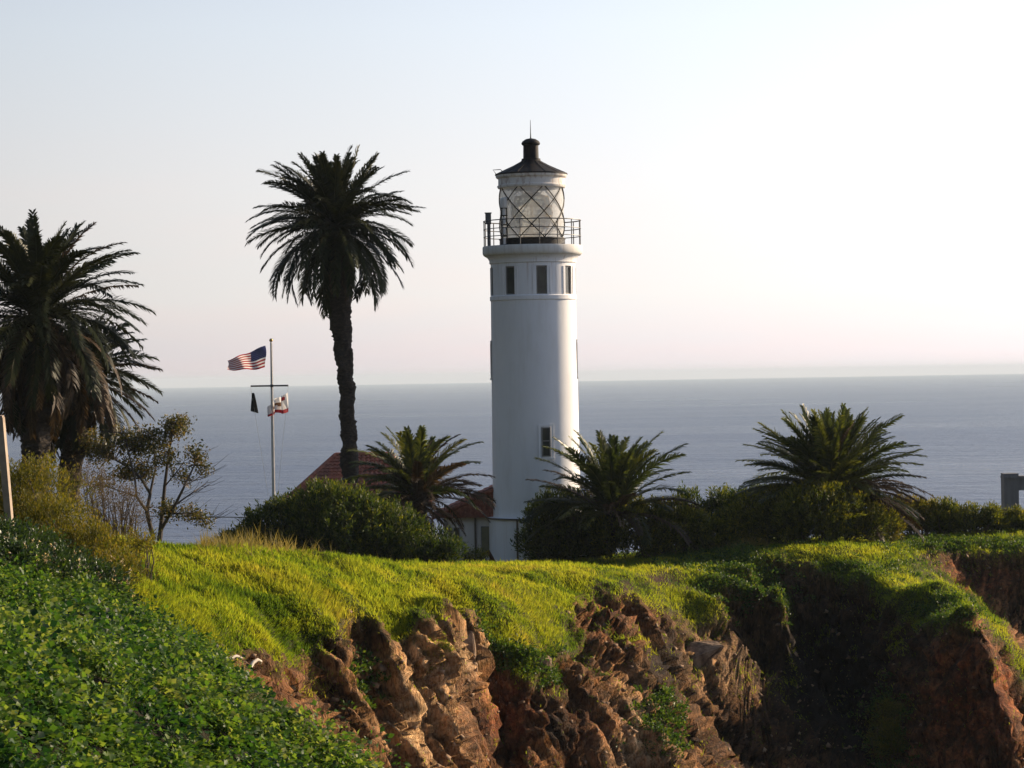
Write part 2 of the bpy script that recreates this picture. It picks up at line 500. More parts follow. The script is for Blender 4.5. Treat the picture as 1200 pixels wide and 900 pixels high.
# the turf overhangs the edge a little
lipm = (rock > 0.15) & (rock < 0.6)
v[lipm] += nd[lipm] * 0.10
VG = v.reshape(len(tcol), NROW, 3)
NG = grid_normals(VG)
idx = np.arange(len(v)).reshape(len(tcol), NROW)
quads = np.stack([idx[:-1, :-1].ravel(), idx[1:, :-1].ravel(), idx[1:, 1:].ravel(), idx[:-1, 1:].ravel()], 1)

m_head, t, b = new_mat('headland_ground')
g = t.n('ShaderNodeNewGeometry')
pos = g.outputs['Position']
att = lambda k: t.n('ShaderNodeAttribute', attribute_name=k).outputs['Fac']
n1 = t.noise(pos, 1.2, 6.0, 0.62); n2 = t.noise(pos, 6.0, 6.0, 0.65)
bedv = t.mapping(pos, (1.0, 1.0, 0.32), (R(8), R(-22), 0))
n3 = t.noise(bedv, 5.0, 6.0, 0.6, 0.6); n4 = t.noise(bedv, 16.0, 5.0, 0.6)
rockc = t.ramp(n3, [(0.28, (0.018, 0.009, 0.005)), (0.42, (0.075, 0.039, 0.019)), (0.52, (0.31, 0.175, 0.080)), (0.62, (0.13, 0.066, 0.032)), (0.76, (0.52, 0.36, 0.20))])
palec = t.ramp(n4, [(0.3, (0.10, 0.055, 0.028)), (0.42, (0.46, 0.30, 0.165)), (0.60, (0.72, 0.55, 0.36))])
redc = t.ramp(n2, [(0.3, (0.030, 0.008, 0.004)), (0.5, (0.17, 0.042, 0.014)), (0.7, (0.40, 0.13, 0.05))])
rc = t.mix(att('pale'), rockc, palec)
rc = t.mix(t.math('MULTIPLY', att('redsoil'), t.rng(n1, 0.35, 0.6, 0.55, 1.0)), rc, redc)
earth = t.ramp(n2, [(0.3, (0.020, 0.010, 0.006)), (0.55, (0.075, 0.032, 0.016)), (0.75, (0.14, 0.072, 0.038))])
turf = t.ramp(n2, [(0.3, (0.018, 0.020, 0.006)), (0.5, (0.05, 0.055, 0.012)), (0.7, (0.09, 0.085, 0.02))])
moss = t.math('MULTIPLY', t.rng(t.noise(pos, 2.4, 5.0), 0.5, 0.62), 0.6)
rc = t.mix(moss, rc, t.mix(0.5, turf, earth))
gc = t.mix(att('bare'), turf, earth)
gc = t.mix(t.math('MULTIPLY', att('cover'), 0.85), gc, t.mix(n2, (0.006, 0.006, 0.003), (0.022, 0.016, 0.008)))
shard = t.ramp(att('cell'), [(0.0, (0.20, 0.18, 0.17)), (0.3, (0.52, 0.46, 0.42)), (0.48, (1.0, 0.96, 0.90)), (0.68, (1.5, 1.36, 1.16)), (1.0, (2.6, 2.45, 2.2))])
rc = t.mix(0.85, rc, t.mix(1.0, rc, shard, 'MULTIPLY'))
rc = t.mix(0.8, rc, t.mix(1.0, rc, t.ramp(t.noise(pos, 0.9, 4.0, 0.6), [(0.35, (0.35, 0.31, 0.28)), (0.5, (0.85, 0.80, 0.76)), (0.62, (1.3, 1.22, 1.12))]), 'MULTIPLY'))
rc = t.mix(att('painted_shade'), rc, t.mix(n2, (0.005, 0.004, 0.003), (0.020, 0.013, 0.009)))
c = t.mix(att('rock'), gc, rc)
t.put(b.inputs['Base Color'], c)
b.inputs['Roughness'].default_value = 0.92
b.inputs['Specular IOR Level'].default_value = 0.15
hgt = t.math('ADD', t.math('MULTIPLY', n3, 1.0), t.math('MULTIPLY', n4, 0.5))
t.put(b.inputs['Normal'], t.bump(hgt, 1.0, 0.24, t.bump(n2, 0.6, 0.10)))
head = mesh_np('headland', v, quads, m_head, smooth=False, attrs={'rock': rock, 'bare': np.clip(bare, 0, 1), 'redsoil': np.clip(soilred, 0, 1), 'pale': np.clip(pale, 0, 1), 'painted_shade': np.clip(painted_shade, 0, 1), 'cover': cover, 'cell': np.clip(0.40 * br + 0.40 * cr + 0.20 * er, 0, 1)})
tag(head, kind='structure')

# sea: one sheet to the horizon
SEA = -45.0
m_sea, t, b = new_mat('sea_water')
pos = t.n('ShaderNodeNewGeometry').outputs['Position']
big = t.noise(t.mapping(pos, (0.0016, 0.0045, 1)), 1.0, 4.0, 0.55)
sw = t.noise(t.mapping(pos, (0.020, 0.035, 1), (0, 0, R(14))), 1.0, 3.0, 0.5)
ch = t.noise(t.mapping(pos, (0.11, 0.16, 1), (0, 0, R(-10))), 1.0, 4.0, 0.6)
fi = t.noise(t.mapping(pos, (0.5, 0.7, 1)), 1.0, 4.0, 0.6)
cap = t.math('MULTIPLY', t.rng(t.noise(t.mapping(pos, (0.03, 0.08, 1)), 1.0, 6.0, 0.75), 0.745, 0.78), 0.0)
t.put(b.inputs['Base Color'], t.mix(cap, t.mix(t.rng(big, 0.35, 0.65), (0.008, 0.028, 0.088), (0.022, 0.048, 0.122)), (0.7, 0.72, 0.75)))
t.put(b.inputs['Roughness'], t.rng(t.noise(t.mapping(pos, (0.0016, 0.0045, 1)), 1.0, 5.0, 0.6), 0.35, 0.65, 0.27, 0.35))
b.inputs['IOR'].default_value = 1.33
b.inputs['Specular IOR Level'].default_value = 0.38
nm = t.bump(sw, 1.0, 7.0)
nm = t.bump(ch, 1.0, 4.5, nm)
nm = t.bump(fi, 1.0, 1.0, nm)
t.put(b.inputs['Normal'], nm)
s_ = 21000.0
sea = mesh_np('sea', [(-s_, -400, SEA), (s_, -400, SEA), (s_, s_, SEA), (-s_, s_, SEA)], np.array([[0, 1, 2, 3]]), m_sea)
tag(sea, kind='structure')
# ================================================================ lighthouse
m_white = simple('white_painted_concrete', (0.74, 0.74, 0.73), (0.66, 0.66, 0.645), 0.75, 0.9, 0.15, bscale=5.0)
def weathered(name, base, stain, streak=(2.2, 2.2, 0.25), amount=0.5, rough=0.75):
    m, t, b = new_mat(name)
    p = t.n('ShaderNodeTexCoord').outputs['Object']
    f = t.math('MULTIPLY', t.rng(t.noise(t.mapping(p, streak), 1.6, 6.0, 0.65), 0.48, 0.72), amount)
    f2 = t.math('MULTIPLY', t.rng(t.noise(p, 0.7, 4.0), 0.4, 0.7), 0.35)
    c = t.mix(f2, base, tuple(k * 0.9 for k in base))
    t.put(b.inputs['Base Color'], t.mix(f, c, stain))
    b.inputs['Roughness'].default_value = rough
    t.put(b.inputs['Normal'], t.bump(t.noise(p, 7.0, 4.0), 0.12, 0.02))
    return m
m_tower = weathered('white_tower_paint', (0.83, 0.825, 0.83), (0.56, 0.52, 0.47), streak=(1.3, 1.3, 0.22), amount=0.26)
_t = NT(m_tower.node_tree); _b = m_tower.node_tree.nodes['Principled BSDF']
_p = _t.n('ShaderNodeTexCoord').outputs['Object']; _s = _t.n('ShaderNodeSeparateXYZ'); _t.put(_s.inputs[0], _p)
_run = _t.rng(_t.noise(_t.mapping(_p, (3.4, 3.4, 0.10)), 1.6, 5.0, 0.7), 0.54, 0.74)      # rust runs from the gallery and the window band
_where = _t.math('MAXIMUM', _t.rng(_s.outputs[2], 11.2, 14.9, 0.0, 0.62), _t.rng(_s.outputs[2], 3.2, 2.0, 0.0, 0.4))
_old = _b.inputs['Base Color'].links[0].from_socket
_t.put(_b.inputs['Base Color'], _t.mix(_t.math('MULTIPLY', _run, _where), _old, (0.40, 0.26, 0.16)))
m_trim = weathered('white_trim_paint', (0.70, 0.68, 0.64), (0.46, 0.40, 0.33), amount=0.6)
m_rust = weathered('rust_stained_white_paint', (0.74, 0.70, 0.65), (0.26, 0.12, 0.06), (3, 3, 1.2), 0.75)
m_black = simple('black_painted_iron', (0.010, 0.010, 0.011), (0.02, 0.017, 0.015), 0.5, 4.0, 0.1, spec=0.2)
m_roofblack = weathered('dark_lantern_roof_paint', (0.008, 0.008, 0.009), (0.05, 0.02, 0.012), (3, 3, 1), 0.5, 0.65)
m_roofblack.node_tree.nodes['Principled BSDF'].inputs['Specular IOR Level'].default_value = 0.2
m_pane = simple('dark_window_glass', (0.035, 0.038, 0.036), (0.06, 0.065, 0.055), 0.12, 1.5)
m_frame = simple('weathered_window_frame', (0.22, 0.21, 0.19), (0.15, 0.14, 0.125), 0.6)
m_rail = simple('grey_iron_railing', (0.05, 0.052, 0.056), (0.09, 0.08, 0.075), 0.5)
m_brass = simple('brass_lens_frame', (0.55, 0.38, 0.14), (0.42, 0.28, 0.1), 0.3, 4.0, metal=1.0)
m_pipe = simple('brown_conduit', (0.11, 0.085, 0.065), (0.07, 0.055, 0.045), 0.6)

m_glaz, t, b = new_mat('frosted_lantern_glass')
t.put(b.inputs['Base Color'], (0.80, 0.80, 0.80)); b.inputs['Roughness'].default_value = 0.10
trl = t.n('ShaderNodeBsdfTranslucent'); t.put(trl.inputs[0], (0.86, 0.85, 0.82))
tra = t.n('ShaderNodeBsdfTransparent'); t.put(tra.inputs[0], (0.92, 0.93, 0.92))
x1 = t.n('ShaderNodeMixShader'); x1.inputs[0].default_value = 0.5
t.put(x1.inputs[1], b.outputs[0]); t.put(x1.inputs[2], trl.outputs[0])
x2 = t.n('ShaderNodeMixShader'); x2.inputs[0].default_value = 0.30
t.put(x2.inputs[1], x1.outputs[0]); t.put(x2.inputs[2], tra.outputs[0])
t.put(m_glaz.node_tree.nodes['Material Output'].inputs[0], x2.outputs[0])
m_lens, t, b = new_mat('fresnel_lens_glass')
t.put(b.inputs['Base Color'], (0.9, 0.95, 0.93)); b.inputs['Roughness'].default_value = 0.05
b.inputs['Transmission Weight'].default_value = 0.7; b.inputs['IOR'].default_value = 1.5

LH = P(630.0, 655, 130.0)
LH.z = 0.0
lh = thing('lighthouse', 'tall round white lighthouse with black lantern roof and railed gallery', 'lighthouse', LH)
T = MB()
T.lathe([(2.16, 2.1), (2.145, 2.3), (2.13, 5.0), (2.075, 12.62), (2.12, 12.66), (2.12, 12.84), (2.05, 12.90), (1.95, 12.905), (1.95, 14.26),
         (2.06, 14.27), (2.06, 14.42), (2.12, 14.46), (2.12, 14.60), (2.20, 14.72), (2.30, 14.80)], 96)
RW = 2.065
win_az = [-123.5 + 45 * k for k in range(8)]           # angle 0 faces right, -90 faces the camera
hw = 7.4
for k in range(8):                                     # wall panels between the windows
    a0, a1 = R(win_az[k] + hw), R(win_az[k] + 45 - hw)
    T.lathe([(1.9, 12.88), (RW, 12.885), (RW, 14.275), (1.9, 14.28)], 12, a0, a1)
    for a in (a0, a1):
        c_, s2 = math.cos(a), math.sin(a)
        T.add([(1.9 * c_, 1.9 * s2, 12.88), (RW * c_, RW * s2, 12.885), (RW * c_, RW * s2, 14.275), (1.9 * c_, 1.9 * s2, 14.28)], [(0, 1, 2, 3)])
    am = (a0 + a1) / 2                                  # a low pilaster strip
    for da in (-0.10, 0.10):
        T.box((RW * math.cos(am + da * 1.9), RW * math.sin(am + da * 1.9), 13.58), (0.05, 0.035, 1.36), Matrix.Rotation(am + da * 1.9, 3, 'Z'))
tower = T.build('tower', m_tower, lh, smooth=35)
B = MB()
B.lathe([(2.35, -0.6), (2.35, 2.02), (2.42, 2.04), (2.42, 2.12), (2.14, 2.14)], 64)
plinth = B.build('plinth', m_tower, lh, smooth=35)
B = MB()
B.lathe([(2.43, 2.03), (2.46, 2.05), (2.46, 2.10), (2.43, 2.12)], 64)
B.tube([(2.40 * math.cos(R(-114)), 2.40 * math.sin(R(-114)), z) for z in (-0.4, 2.1)], 0.045)
B.build('conduit', m_pipe, lh)
def window_at(az, z, w, h, r, deep=0.06, mull=True, surround=True):
    rot = Matrix.Rotation(R(az), 3, 'Z')
    def put(mb, x, y, zz, size):
        mb.box(rot @ Vector((x, y, 0)) + Vector((0, 0, zz)), size, rot)
    if surround:
        s = MB()
        for yy_ in (-1, 1):
            put(s, r - 0.02, yy_ * (w / 2 + 0.11), z, (deep + 0.04, 0.10, h + 0.30))
        put(s, r - 0.019, 0, z + h / 2 + 0.10, (deep + 0.045, w + 0.30, 0.10)); put(s, r - 0.005, 0, z - h / 2 - 0.10, (deep + 0.08, w + 0.34, 0.09))
        f0 = s.build('window', m_tower, lh)
    else:
        f0 = None
    f = MB()
    t_ = 0.045
    for yy_ in (-1, 1):
        put(f, r - 0.02, yy_ * (w / 2 - t_ / 2), z, (0.07, t_, h))
    for zz in (-1, 1):
        put(f, r - 0.021, 0, z + zz * (h / 2 - t_ / 2), (0.07, w - 2 * t_, t_))
    if mull:
        put(f, r - 0.022, 0, z + 0.05, (0.06, w - 2 * t_, 0.05))
    fr = f.build('frame' if f0 else 'window', m_frame, f0 or lh)
    p = MB()
    put(p, r - 0.035, 0, z, (0.04, w - 0.02, h - 0.02))
    p.build('pane', m_pane, f0 or fr)
for a in win_az:
    window_at(a, 13.58, 0.50, 1.34, 1.975, mull=False, surround=False)
window_at(-77.0, 5.78, 0.42, 1.40, 2.168, deep=-0.032)
window_at(-181.0, 9.75, 0.46, 1.62, 2.13, deep=0.0)
window_at(-1.0, 9.75, 0.46, 1.62, 2.10, deep=0.0)
B = MB()
B.lathe([(2.10, 14.79), (2.32, 14.80), (2.40, 14.86), (2.44, 14.95), (2.44, 15.24), (2.42, 15.29), (0.5, 15.31)], 96)
B.build('gallery', m_trim, lh, smooth=40)
rl = MB()
RR, npost = 2.37, 16
for z in (15.75, 16.12, 16.52):
    rl.tube([(RR * math.cos(2 * math.pi * k / 64), RR * math.sin(2 * math.pi * k / 64), z) for k in range(65)], 0.022 if z < 16.5 else 0.028, 6)
for k in range(npost):
    a = 2 * math.pi * (k + 0.35) / npost
    rl.tube([(RR * math.cos(a), RR * math.sin(a), z) for z in (15.28, 16.54)], 0.026, 6)
rl.build('railing', m_rail, lh)
B = MB()
B.lathe([(1.60, 15.30), (1.60, 15.60), (1.63, 15.61), (1.63, 15.66), (1.50, 15.67)], 64)
B.build('lantern_base', m_black, lh, smooth=35)
B = MB()
B.lathe([(1.56, 15.66), (1.56, 18.20)], 64)
glz = B.build('lantern_glass', m_glaz, lh, smooth=60)
B = MB()
for k in range(8):
    for sgn in (-1, 1):
        a0 = R(-90 + 22.5 + 45 * k - 1.0)
        B.tube([(1.585 * math.cos(a0 + sgn * R(90) * q / 24), 1.585 * math.sin(a0 + sgn * R(90) * q / 24), 18.19 - 2.52 * q / 24) for q in range(25)], 0.026, 6)
B.build('glazing_bars', m_black, lh)
B = MB()
B.lathe([(1.50, 18.10), (1.63, 18.12), (1.67, 18.18), (1.67, 18.25), (1.62, 18.28), (1.62, 18.58), (1.70, 18.62), (1.74, 18.68), (1.74, 18.76), (1.60, 18.77)], 72)
B.build('lantern_cornice', m_rust, lh, smooth=35)
B = MB()
B.lathe([(1.55, 18.74), (1.77, 18.76), (1.77, 18.82), (1.30, 19.02), (0.86, 19.22), (0.52, 19.41), (0.46, 19.50), (0.46, 19.56)], 48)
for k in range(16):
    a = 2 * math.pi * k / 16
    B.tube([(r_ * math.cos(a), r_ * math.sin(a), z_) for r_, z_ in ((1.76, 18.83), (0.86, 19.235), (0.5, 19.43))], 0.010, 4)
B.tube([(-1.70, -0.3, 18.80), (-1.86, -0.33, 19.02), (-1.50, -0.28, 19.04), (-1.42, -0.26, 18.97)], 0.022, 5)
rf = B.build('lantern_roof', m_roofblack, lh, smooth=30)
B = MB()
B.lathe([(0.46, 19.54), (0.38, 19.58), (0.37, 20.20), (0.44, 20.24), (0.46, 20.32), (0.40, 20.42), (0.24, 20.52), (0.05, 20.56), (0.0, 20.565)], 32)
B.build('ventilator', m_roofblack, rf, smooth=40)
B = MB()
B.tube([(0, 0, 20.5), (0, 0, 20.8), (0, 0, 21.45)], [0.035, 0.022, 0.010], 6)
B.build('lightning_rod', m_black, rf)
B = MB()
B.lathe([(0.30, 15.7), (0.42, 15.9), (0.74, 16.2)] + [(0.74 + 0.20 * math.sin(math.pi * q / 26) + (0.05 if q % 2 else 0), 16.2 + 1.5 * q / 26) for q in range(1, 26)] + [(0.6, 17.75), (0.3, 17.95), (0, 17.98)], 40)
ln = B.build('fresnel_lens', m_lens, lh, smooth=20)
B = MB()
for z, r_ in ((16.2, 0.8), (16.72, 0.99), (17.2, 0.99), (17.7, 0.8)):
    B.tube([(r_ * math.cos(2 * math.pi * k / 40), r_ * math.sin(2 * math.pi * k / 40), z) for k in range(41)], 0.03, 6)
for k in range(8):
    a = 2 * math.pi * k / 8
    B.tube([(r_ * math.cos(a), r_ * math.sin(a), z) for z, r_ in ((15.7, 0.5), (16.2, 0.8), (16.9, 1.0), (17.7, 0.8))], 0.025, 6)
B.build('lens_frame', m_brass, ln)
B = MB()                                               # warning lamp on a black frame beside the glass
ax, ay = -1.36, -1.05
for dx in (-0.13, 0.13):
    B.tube([(ax + dx, ay, 15.3), (ax + dx, ay, 17.1)], 0.03, 6)
for z in (15.75, 16.3, 16.75, 17.1):
    B.box((ax, ay, z), (0.34, 0.12, 0.05))
wl = B.build('warning_lamp', m_black, lh)
B = MB()
B.lathe([(0.0, 17.12), (0.17, 17.13), (0.19, 17.3), (0.17, 17.55), (0.10, 17.62), (0, 17.63)], 20)
for z in (15.52, 16.02, 16.52, 16.93):
    B.lathe([(0.0, z - .17), (0.085, z - .16), (0.085, z + .16), (0.0, z + .17)], 14)
for i_, (x_, y_, z_) in enumerate(B.v):
    B.v[i_] = (x_ + ax, y_ + ay, z_)
B.build('lamp_lens', m_trim, wl, smooth=40)
B = MB()                                               # grey fog detector on its post
B.tube([(-2.12, -0.75, 15.28), (-2.12, -0.75, 16.4)], 0.07, 8)
B.box((-2.13, -0.78, 16.62), (0.28, 0.26, 0.52))
B.box((-2.13, -0.78, 16.90), (0.34, 0.32, 0.04))
B.build('fog_detector', simple('grey_metal_box', (0.07, 0.075, 0.085), (0.10, 0.10, 0.11), 0.5), lh)

# ================================================================ houses with tiled roofs
m_tile, t, b = new_mat('red_clay_roof_tiles')
p = t.n('ShaderNodeTexCoord').outputs['Object']
n_a = t.noise(p, 6.0, 4.0, 0.7); n_b = t.noise(p, 0.9, 4.0)
t.put(b.inputs['Base Color'], t.mix(t.rng(n_b, 0.4, 0.65, 0.0, 0.6), t.ramp(n_a, [(0.3, (0.12, 0.034, 0.022)), (0.5, (0.29, 0.080, 0.046)), (0.7, (0.40, 0.16, 0.10))]), (0.10, 0.055, 0.045)))
b.inputs['Roughness'].default_value = 0.8
m_stucco = weathered('cream_stucco_wall', (0.78, 0.72, 0.66), (0.50, 0.43, 0.37), amount=0.4)
def tiled_slope(mb, a, b_, c, d, n_rows, pitch=0.24):
    """barrel tiles on the quad a-b (eaves) c-d (ridge, d above a): ridges run up the slope, courses step down"""
    a, b_, c, d = (Vector(q) for q in (a, b_, c, d))
    nrm = (b_ - a).cross(d - a).normalized()
    if nrm.z < 0: nrm = -nrm
    nx = max(8, int((b_ - a).length / pitch)) * 4
    ny = n_rows * 2
    vs = []
    for j in range(ny + 1):
        vv = (j // 2 + (j % 2)) / n_rows if j < ny else 1.0
        lift = 0.045 if j % 2 == 0 else 0.0
        l, r_ = a.lerp(d, vv), b_.lerp(c, vv)
        full = max(1e-6, (b_ - a).length)
        for i in range(nx + 1):
            q = l.lerp(r_, i / nx)
            ph = (q - a).dot((b_ - a).normalized()) / pitch
            vs.append(q + nrm * (0.075 * abs(math.sin(math.pi * ph)) ** 0.7 + lift * (1 - vv * 0)))
    fs = [(j * (nx + 1) + i, j * (nx + 1) + i + 1, (j + 1) * (nx + 1) + i + 1, (j + 1) * (nx + 1) + i) for j in range(ny) for i in range(nx)]
    mb.add(vs, fs)
HC = P(419, 600, 139.0)
gz = -0.2
kh = thing('keepers_house', 'low house with a red tiled hip roof behind the tall palm', 'house', (HC.x, HC.y, gz))
wx, wy, he, hr = 3.85, 3.4, 2.65, 2.5
B = MB(); B.box((0, 0, he / 2), (2 * wx - 0.9, 2 * wy - 0.9, he)); hw_ = B.build('wall', m_stucco, kh)
ridge = 1.6
B = MB()
e = [(-wx, -wy, he), (wx, -wy, he), (wx, wy, he), (-wx, wy, he)]
r1, r2 = (-1.1, 0, he + hr), (1.75, 0, he + hr)
tiled_slope(B, e[0], e[1], r2, r1, 15); tiled_slope(B, e[2], e[3], r1, r2, 15)
tiled_slope(B, e[3], e[0], r1, r1, 15); tiled_slope(B, e[1], e[2], r2, r2, 15)
B.add(e, [(0, 1, 2, 3)])
for p_, q_ in ((e[0], r1), (e[1], r2), (e[2], r2), (e[3], r1), (r1, r2)):
    B.tube([Vector(p_) + Vector((0, 0, .06)), Vector(q_) + Vector((0, 0, .06))], 0.12, 8)
B.build('roof', m_tile, kh)
for x_ in (-2.4, 0.2, 2.6):
    f = MB()
    f.box((x_, -wy + 0.42, 1.5), (0.9, 0.1, 1.2)); fo = f.build('window', m_frame, kh)
    f = MB(); f.box((x_, -wy + 0.37, 1.5), (0.76, 0.03, 1.06)); f.build('pane', m_pane, fo)

OB = P(551, 650, 131.5)
ob = thing('outbuilding', 'small cream shed with red tile roof beside the lighthouse base', 'shed', (OB.x, OB.y, -0.1))
B = MB()
B.box((0, 0, 1.15), (2.5, 3.0, 2.3))
for i in range(14):                                   # boarded front
    B.box((-1.2 + i * 0.16, -1.51, 1.14), (0.05, 0.03, 2.26))
B.build('wall', m_stucco, ob)
B = MB()
tiled_slope(B, (-1.8, 1.85, 2.25), (-1.8, -1.85, 2.25), (1.3, -1.85, 3.62), (1.3, 1.85, 3.62), 11)
B.tube([(-1.8, -1.87, 2.22), (1.3, -1.87, 3.58)], 0.10, 8)
B.add([(-1.75, -1.8, 2.2), (1.28, -1.8, 2.2), (1.28, -1.8, 3.56), (-1.75, 1.8, 2.2), (1.28, 1.8, 2.2), (1.28, 1.8, 3.56)], [(0, 1, 2), (3, 5, 4), (1, 4, 5, 2), (0, 3, 4, 1)])
for i in range(9):
    B.box((-0.9 + i * 0.24, -1.84, 2.24 + i * 0.053), (0.06, 0.08, 0.12 + i * 0.10))
B.build('roof', m_tile, ob)
f = MB(); f.box((0.82, -1.53, 1.05), (0.5, 0.08, 1.42)); fo = f.build('window', m_frame, ob)
f = MB(); f.box((0.82, -1.575, 1.05), (0.42, 0.02, 1.34)); f.build('pane', simple('olive_window_blind', (0.20, 0.19, 0.11), (0.15, 0.14, 0.09), 0.35), fo)
f = MB(); f.box((-0.62, -1.535, 1.35), (0.3, 0.05, 0.75)); fo = f.build('window', m_frame, ob)
f = MB(); f.box((-0.62, -1.565, 1.35), (0.24, 0.02, 0.68)); f.build('pane', m_pane, fo)
f = MB(); f.tube([(0.30, -1.60, 0), (0.30, -1.60, 2.2)], 0.05, 8); f.build('downpipe', m_pipe, ob)

# dark plank leaning in front of the white base
LP_ = P(577, 657, 126.5); LP_.z = ground([(LP_.x, LP_.y)])[0]
B = MB()
B.box((0, 0, 0.32), (0.16, 0.16, 0.95), Matrix.Rotation(R(-28), 3, 'Y')); B.box((-0.13, 0.0, 0.18), (0.10, 0.14, 0.55), Matrix.Rotation(R(18), 3, 'Y'))
B.box((0.3, 0, 0.05), (0.9, 0.3, 0.10))
tag(B.build('plank', simple('dark_reddish_wood', (0.05, 0.02, 0.018), (0.09, 0.03, 0.025), 0.8), loc=LP_), 'dark reddish plank leaning on the white lighthouse base', 'plank')

# ================================================================ flagpole and flags
m_pole = simple('white_flagpole_paint', (0.62, 0.60, 0.58), (0.5, 0.48, 0.46), 0.4)
m_yard = simple('grey_yardarm_metal', (0.09, 0.09, 0.10), (0.06, 0.06, 0.07), 0.5)
DF = 127.0
pb, pt = P(321, 600, DF), P(313.5, 401, DF)
fp = thing('flagpole', 'tall white flagpole with a crossarm, standing left of the tall palm', 'flagpole', pb)
B = MB(); hgt_ = (pt - pb).z
B.tube([(0, 0, -0.5), (0, 0, hgt_ * 0.5), (0, 0, hgt_)], [0.085, 0.075, 0.045], 12); B.build('pole', m_pole, fp, smooth=50)
B = MB(); B.lathe([(0, hgt_), (0.07, hgt_ + 0.03), (0.09, hgt_ + 0.09), (0.06, hgt_ + 0.16), (0, hgt_ + 0.18)], 16); B.build('finial', m_brass, fp, smooth=50)
ya, yb = P(294, 452.5, DF) - pb, P(338, 451.5, DF) - pb
B = MB(); yb.z = ya.z; ya.y = yb.y = -0.1
B.tube([ya, yb], 0.04, 8); B.box(((0, -0.06, ya.z)), (0.14, 0.12, 0.12)); B.build('crossarm', m_yard, fp)
B = MB()
for q in (ya, yb):
    B.tube([q + Vector((0, 0, -0.03)), Vector((q.x * 0.25, -0.1, 0.8))], 0.008, 4)
B.tube([(0.06, -0.06, hgt_ - 0.05), (0.08, -0.08, 1.0)], 0.008, 4)
B.build('halyard', m_pole, fp)

def cloth_mat(name, colr):
    m, t, b = new_mat(name)
    t.put(b.inputs['Base Color'], colr); b.inputs['Roughness'].default_value = 0.85
    tr = t.n('ShaderNodeBsdfTranslucent'); t.put(tr.inputs[0], colr)
    mx = t.n('ShaderNodeMixShader'); mx.inputs[0].default_value = 0.45
    t.put(mx.inputs[1], b.outputs[0]); t.put(mx.inputs[2], tr.outputs[0])
    t.put(m.node_tree.nodes['Material Output'].inputs[0], mx.outputs[0])
    return m
mf_red = cloth_mat('red_flag_cloth', (0.33, 0.018, 0.03)); mf_white = cloth_mat('white_flag_cloth', (0.78, 0.76, 0.74))
mf_blue = cloth_mat('navy_flag_cloth', (0.025, 0.03, 0.11)); mf_black = cloth_mat('black_flag_cloth', (0.012, 0.012, 0.014)); mf_brown = cloth_mat('brown_bear_cloth', (0.16, 0.08, 0.04))
def star(c, r, fn, mb, mi, off):
    vs = [fn(c[0] + r * (1 if k % 2 == 0 else 0.42) * math.sin(math.pi * k / 5) * 0.62, c[1] - r * (1 if k % 2 == 0 else 0.42) * math.cos(math.pi * k / 5), off) for k in range(10)]
    mb.add(vs, [tuple(range(10))], mi)
def flag_mesh(name, fn, nu, nv, colour, parent=None):
    mb = MB()
    vs = [fn(i / nu, j / nv, 0) for j in range(nv + 1) for i in range(nu + 1)]
    for j in range(nv):
        for i in range(nu):
            mb.f.append((j * (nu + 1) + i, j * (nu + 1) + i + 1, (j + 1) * (nu + 1) + i + 1, (j + 1) * (nu + 1) + i))
            mb.mi.append(colour((i + 0.5) / nu, (j + 0.5) / nv))
    mb.v = [tuple(q) for q in vs]
    return mb
top = P(312.8, 405, DF) - Vector((0.07, 0.06, 0))
def us(u, vv, off):
    L, h = 1.78, 1.06
    z = (1 - vv) * (-0.66 * u ** 0.95) + vv * (-h - 0.06 * u - 0.05 * math.sin(3.1 * u)) + 0.035 * math.sin(u * 11 + vv * 2)
    y = 0.15 * math.sin(u * 10.5 + 2.0 * vv) * (0.25 + u) + 0.04 * math.sin(17 * u + 5 * vv)
    return top + Vector((-L * u * 0.985 + 0.04 * math.sin(5 * vv), y - 0.30 * u + off, z))
mb = flag_mesh('american_flag', us, 52, 26, lambda u, vv: 2 if (u < 0.40 and vv < 7 / 13) else (0 if int(vv * 13) % 2 == 0 else 1))
for r_ in range(9):
    for c_ in range(6 if r_ % 2 == 0 else 5):
        for off in (-0.012, 0.012):
            star(((0.033 + c_ * 0.067 + (0 if r_ % 2 == 0 else 0.033)), (r_ + 1) * 0.0538), 0.026, us, mb, 1, off)
tag(mb.build('american_flag', [mf_red, mf_white, mf_blue], smooth=60), 'stars and stripes flag flying leftwards from the top of the pole', 'flag')
ctop = P(336.5, 459, DF) + Vector((0, -0.12, 0))
def ca(u, vv, off):
    z = -vv * 0.95 * (1 - 0.55 * u) - 0.72 * u - 0.06 * math.sin(9 * u)
    y = 0.15 * math.sin(u * 19 + 1.5 * vv)
    return ctop + Vector((-1.0 * u + 0.05 * math.sin(19 * u + 1), y + off, z))
def cac(u, vv):
    if vv > 0.80: return 0
    if (u - 0.18) ** 2 + ((vv - 0.2) * 0.7) ** 2 < 0.006: return 0
    if 0.33 < u < 0.72 and 0.32 < vv < 0.58 and not (0.45 < u < 0.6 and vv > 0.5): return 3
    return 1
mb = flag_mesh('bear_flag', ca, 44, 24, cac)
tag(mb.build('bear_flag', [mf_red, mf_white, mf_blue, mf_brown], smooth=60), 'white flag with red stripe and star hung from the crossarm, rippling', 'flag')
btop = P(296.3, 460.5, DF) + Vector((0, -0.12, 0))
mb = MB()
for j in range(15):
    vv = j / 14
    for i in range(25):
        a = i / 24
        wd = 0.05 + 0.24 * vv ** 0.8
        mb.v.append(tuple(btop + Vector((wd * (a - 0.30) * 1.3 + 0.035 * math.sin(a * 22), 0.09 * vv * math.sin(a * 25), -0.86 * vv - 0.12 * a * vv))))
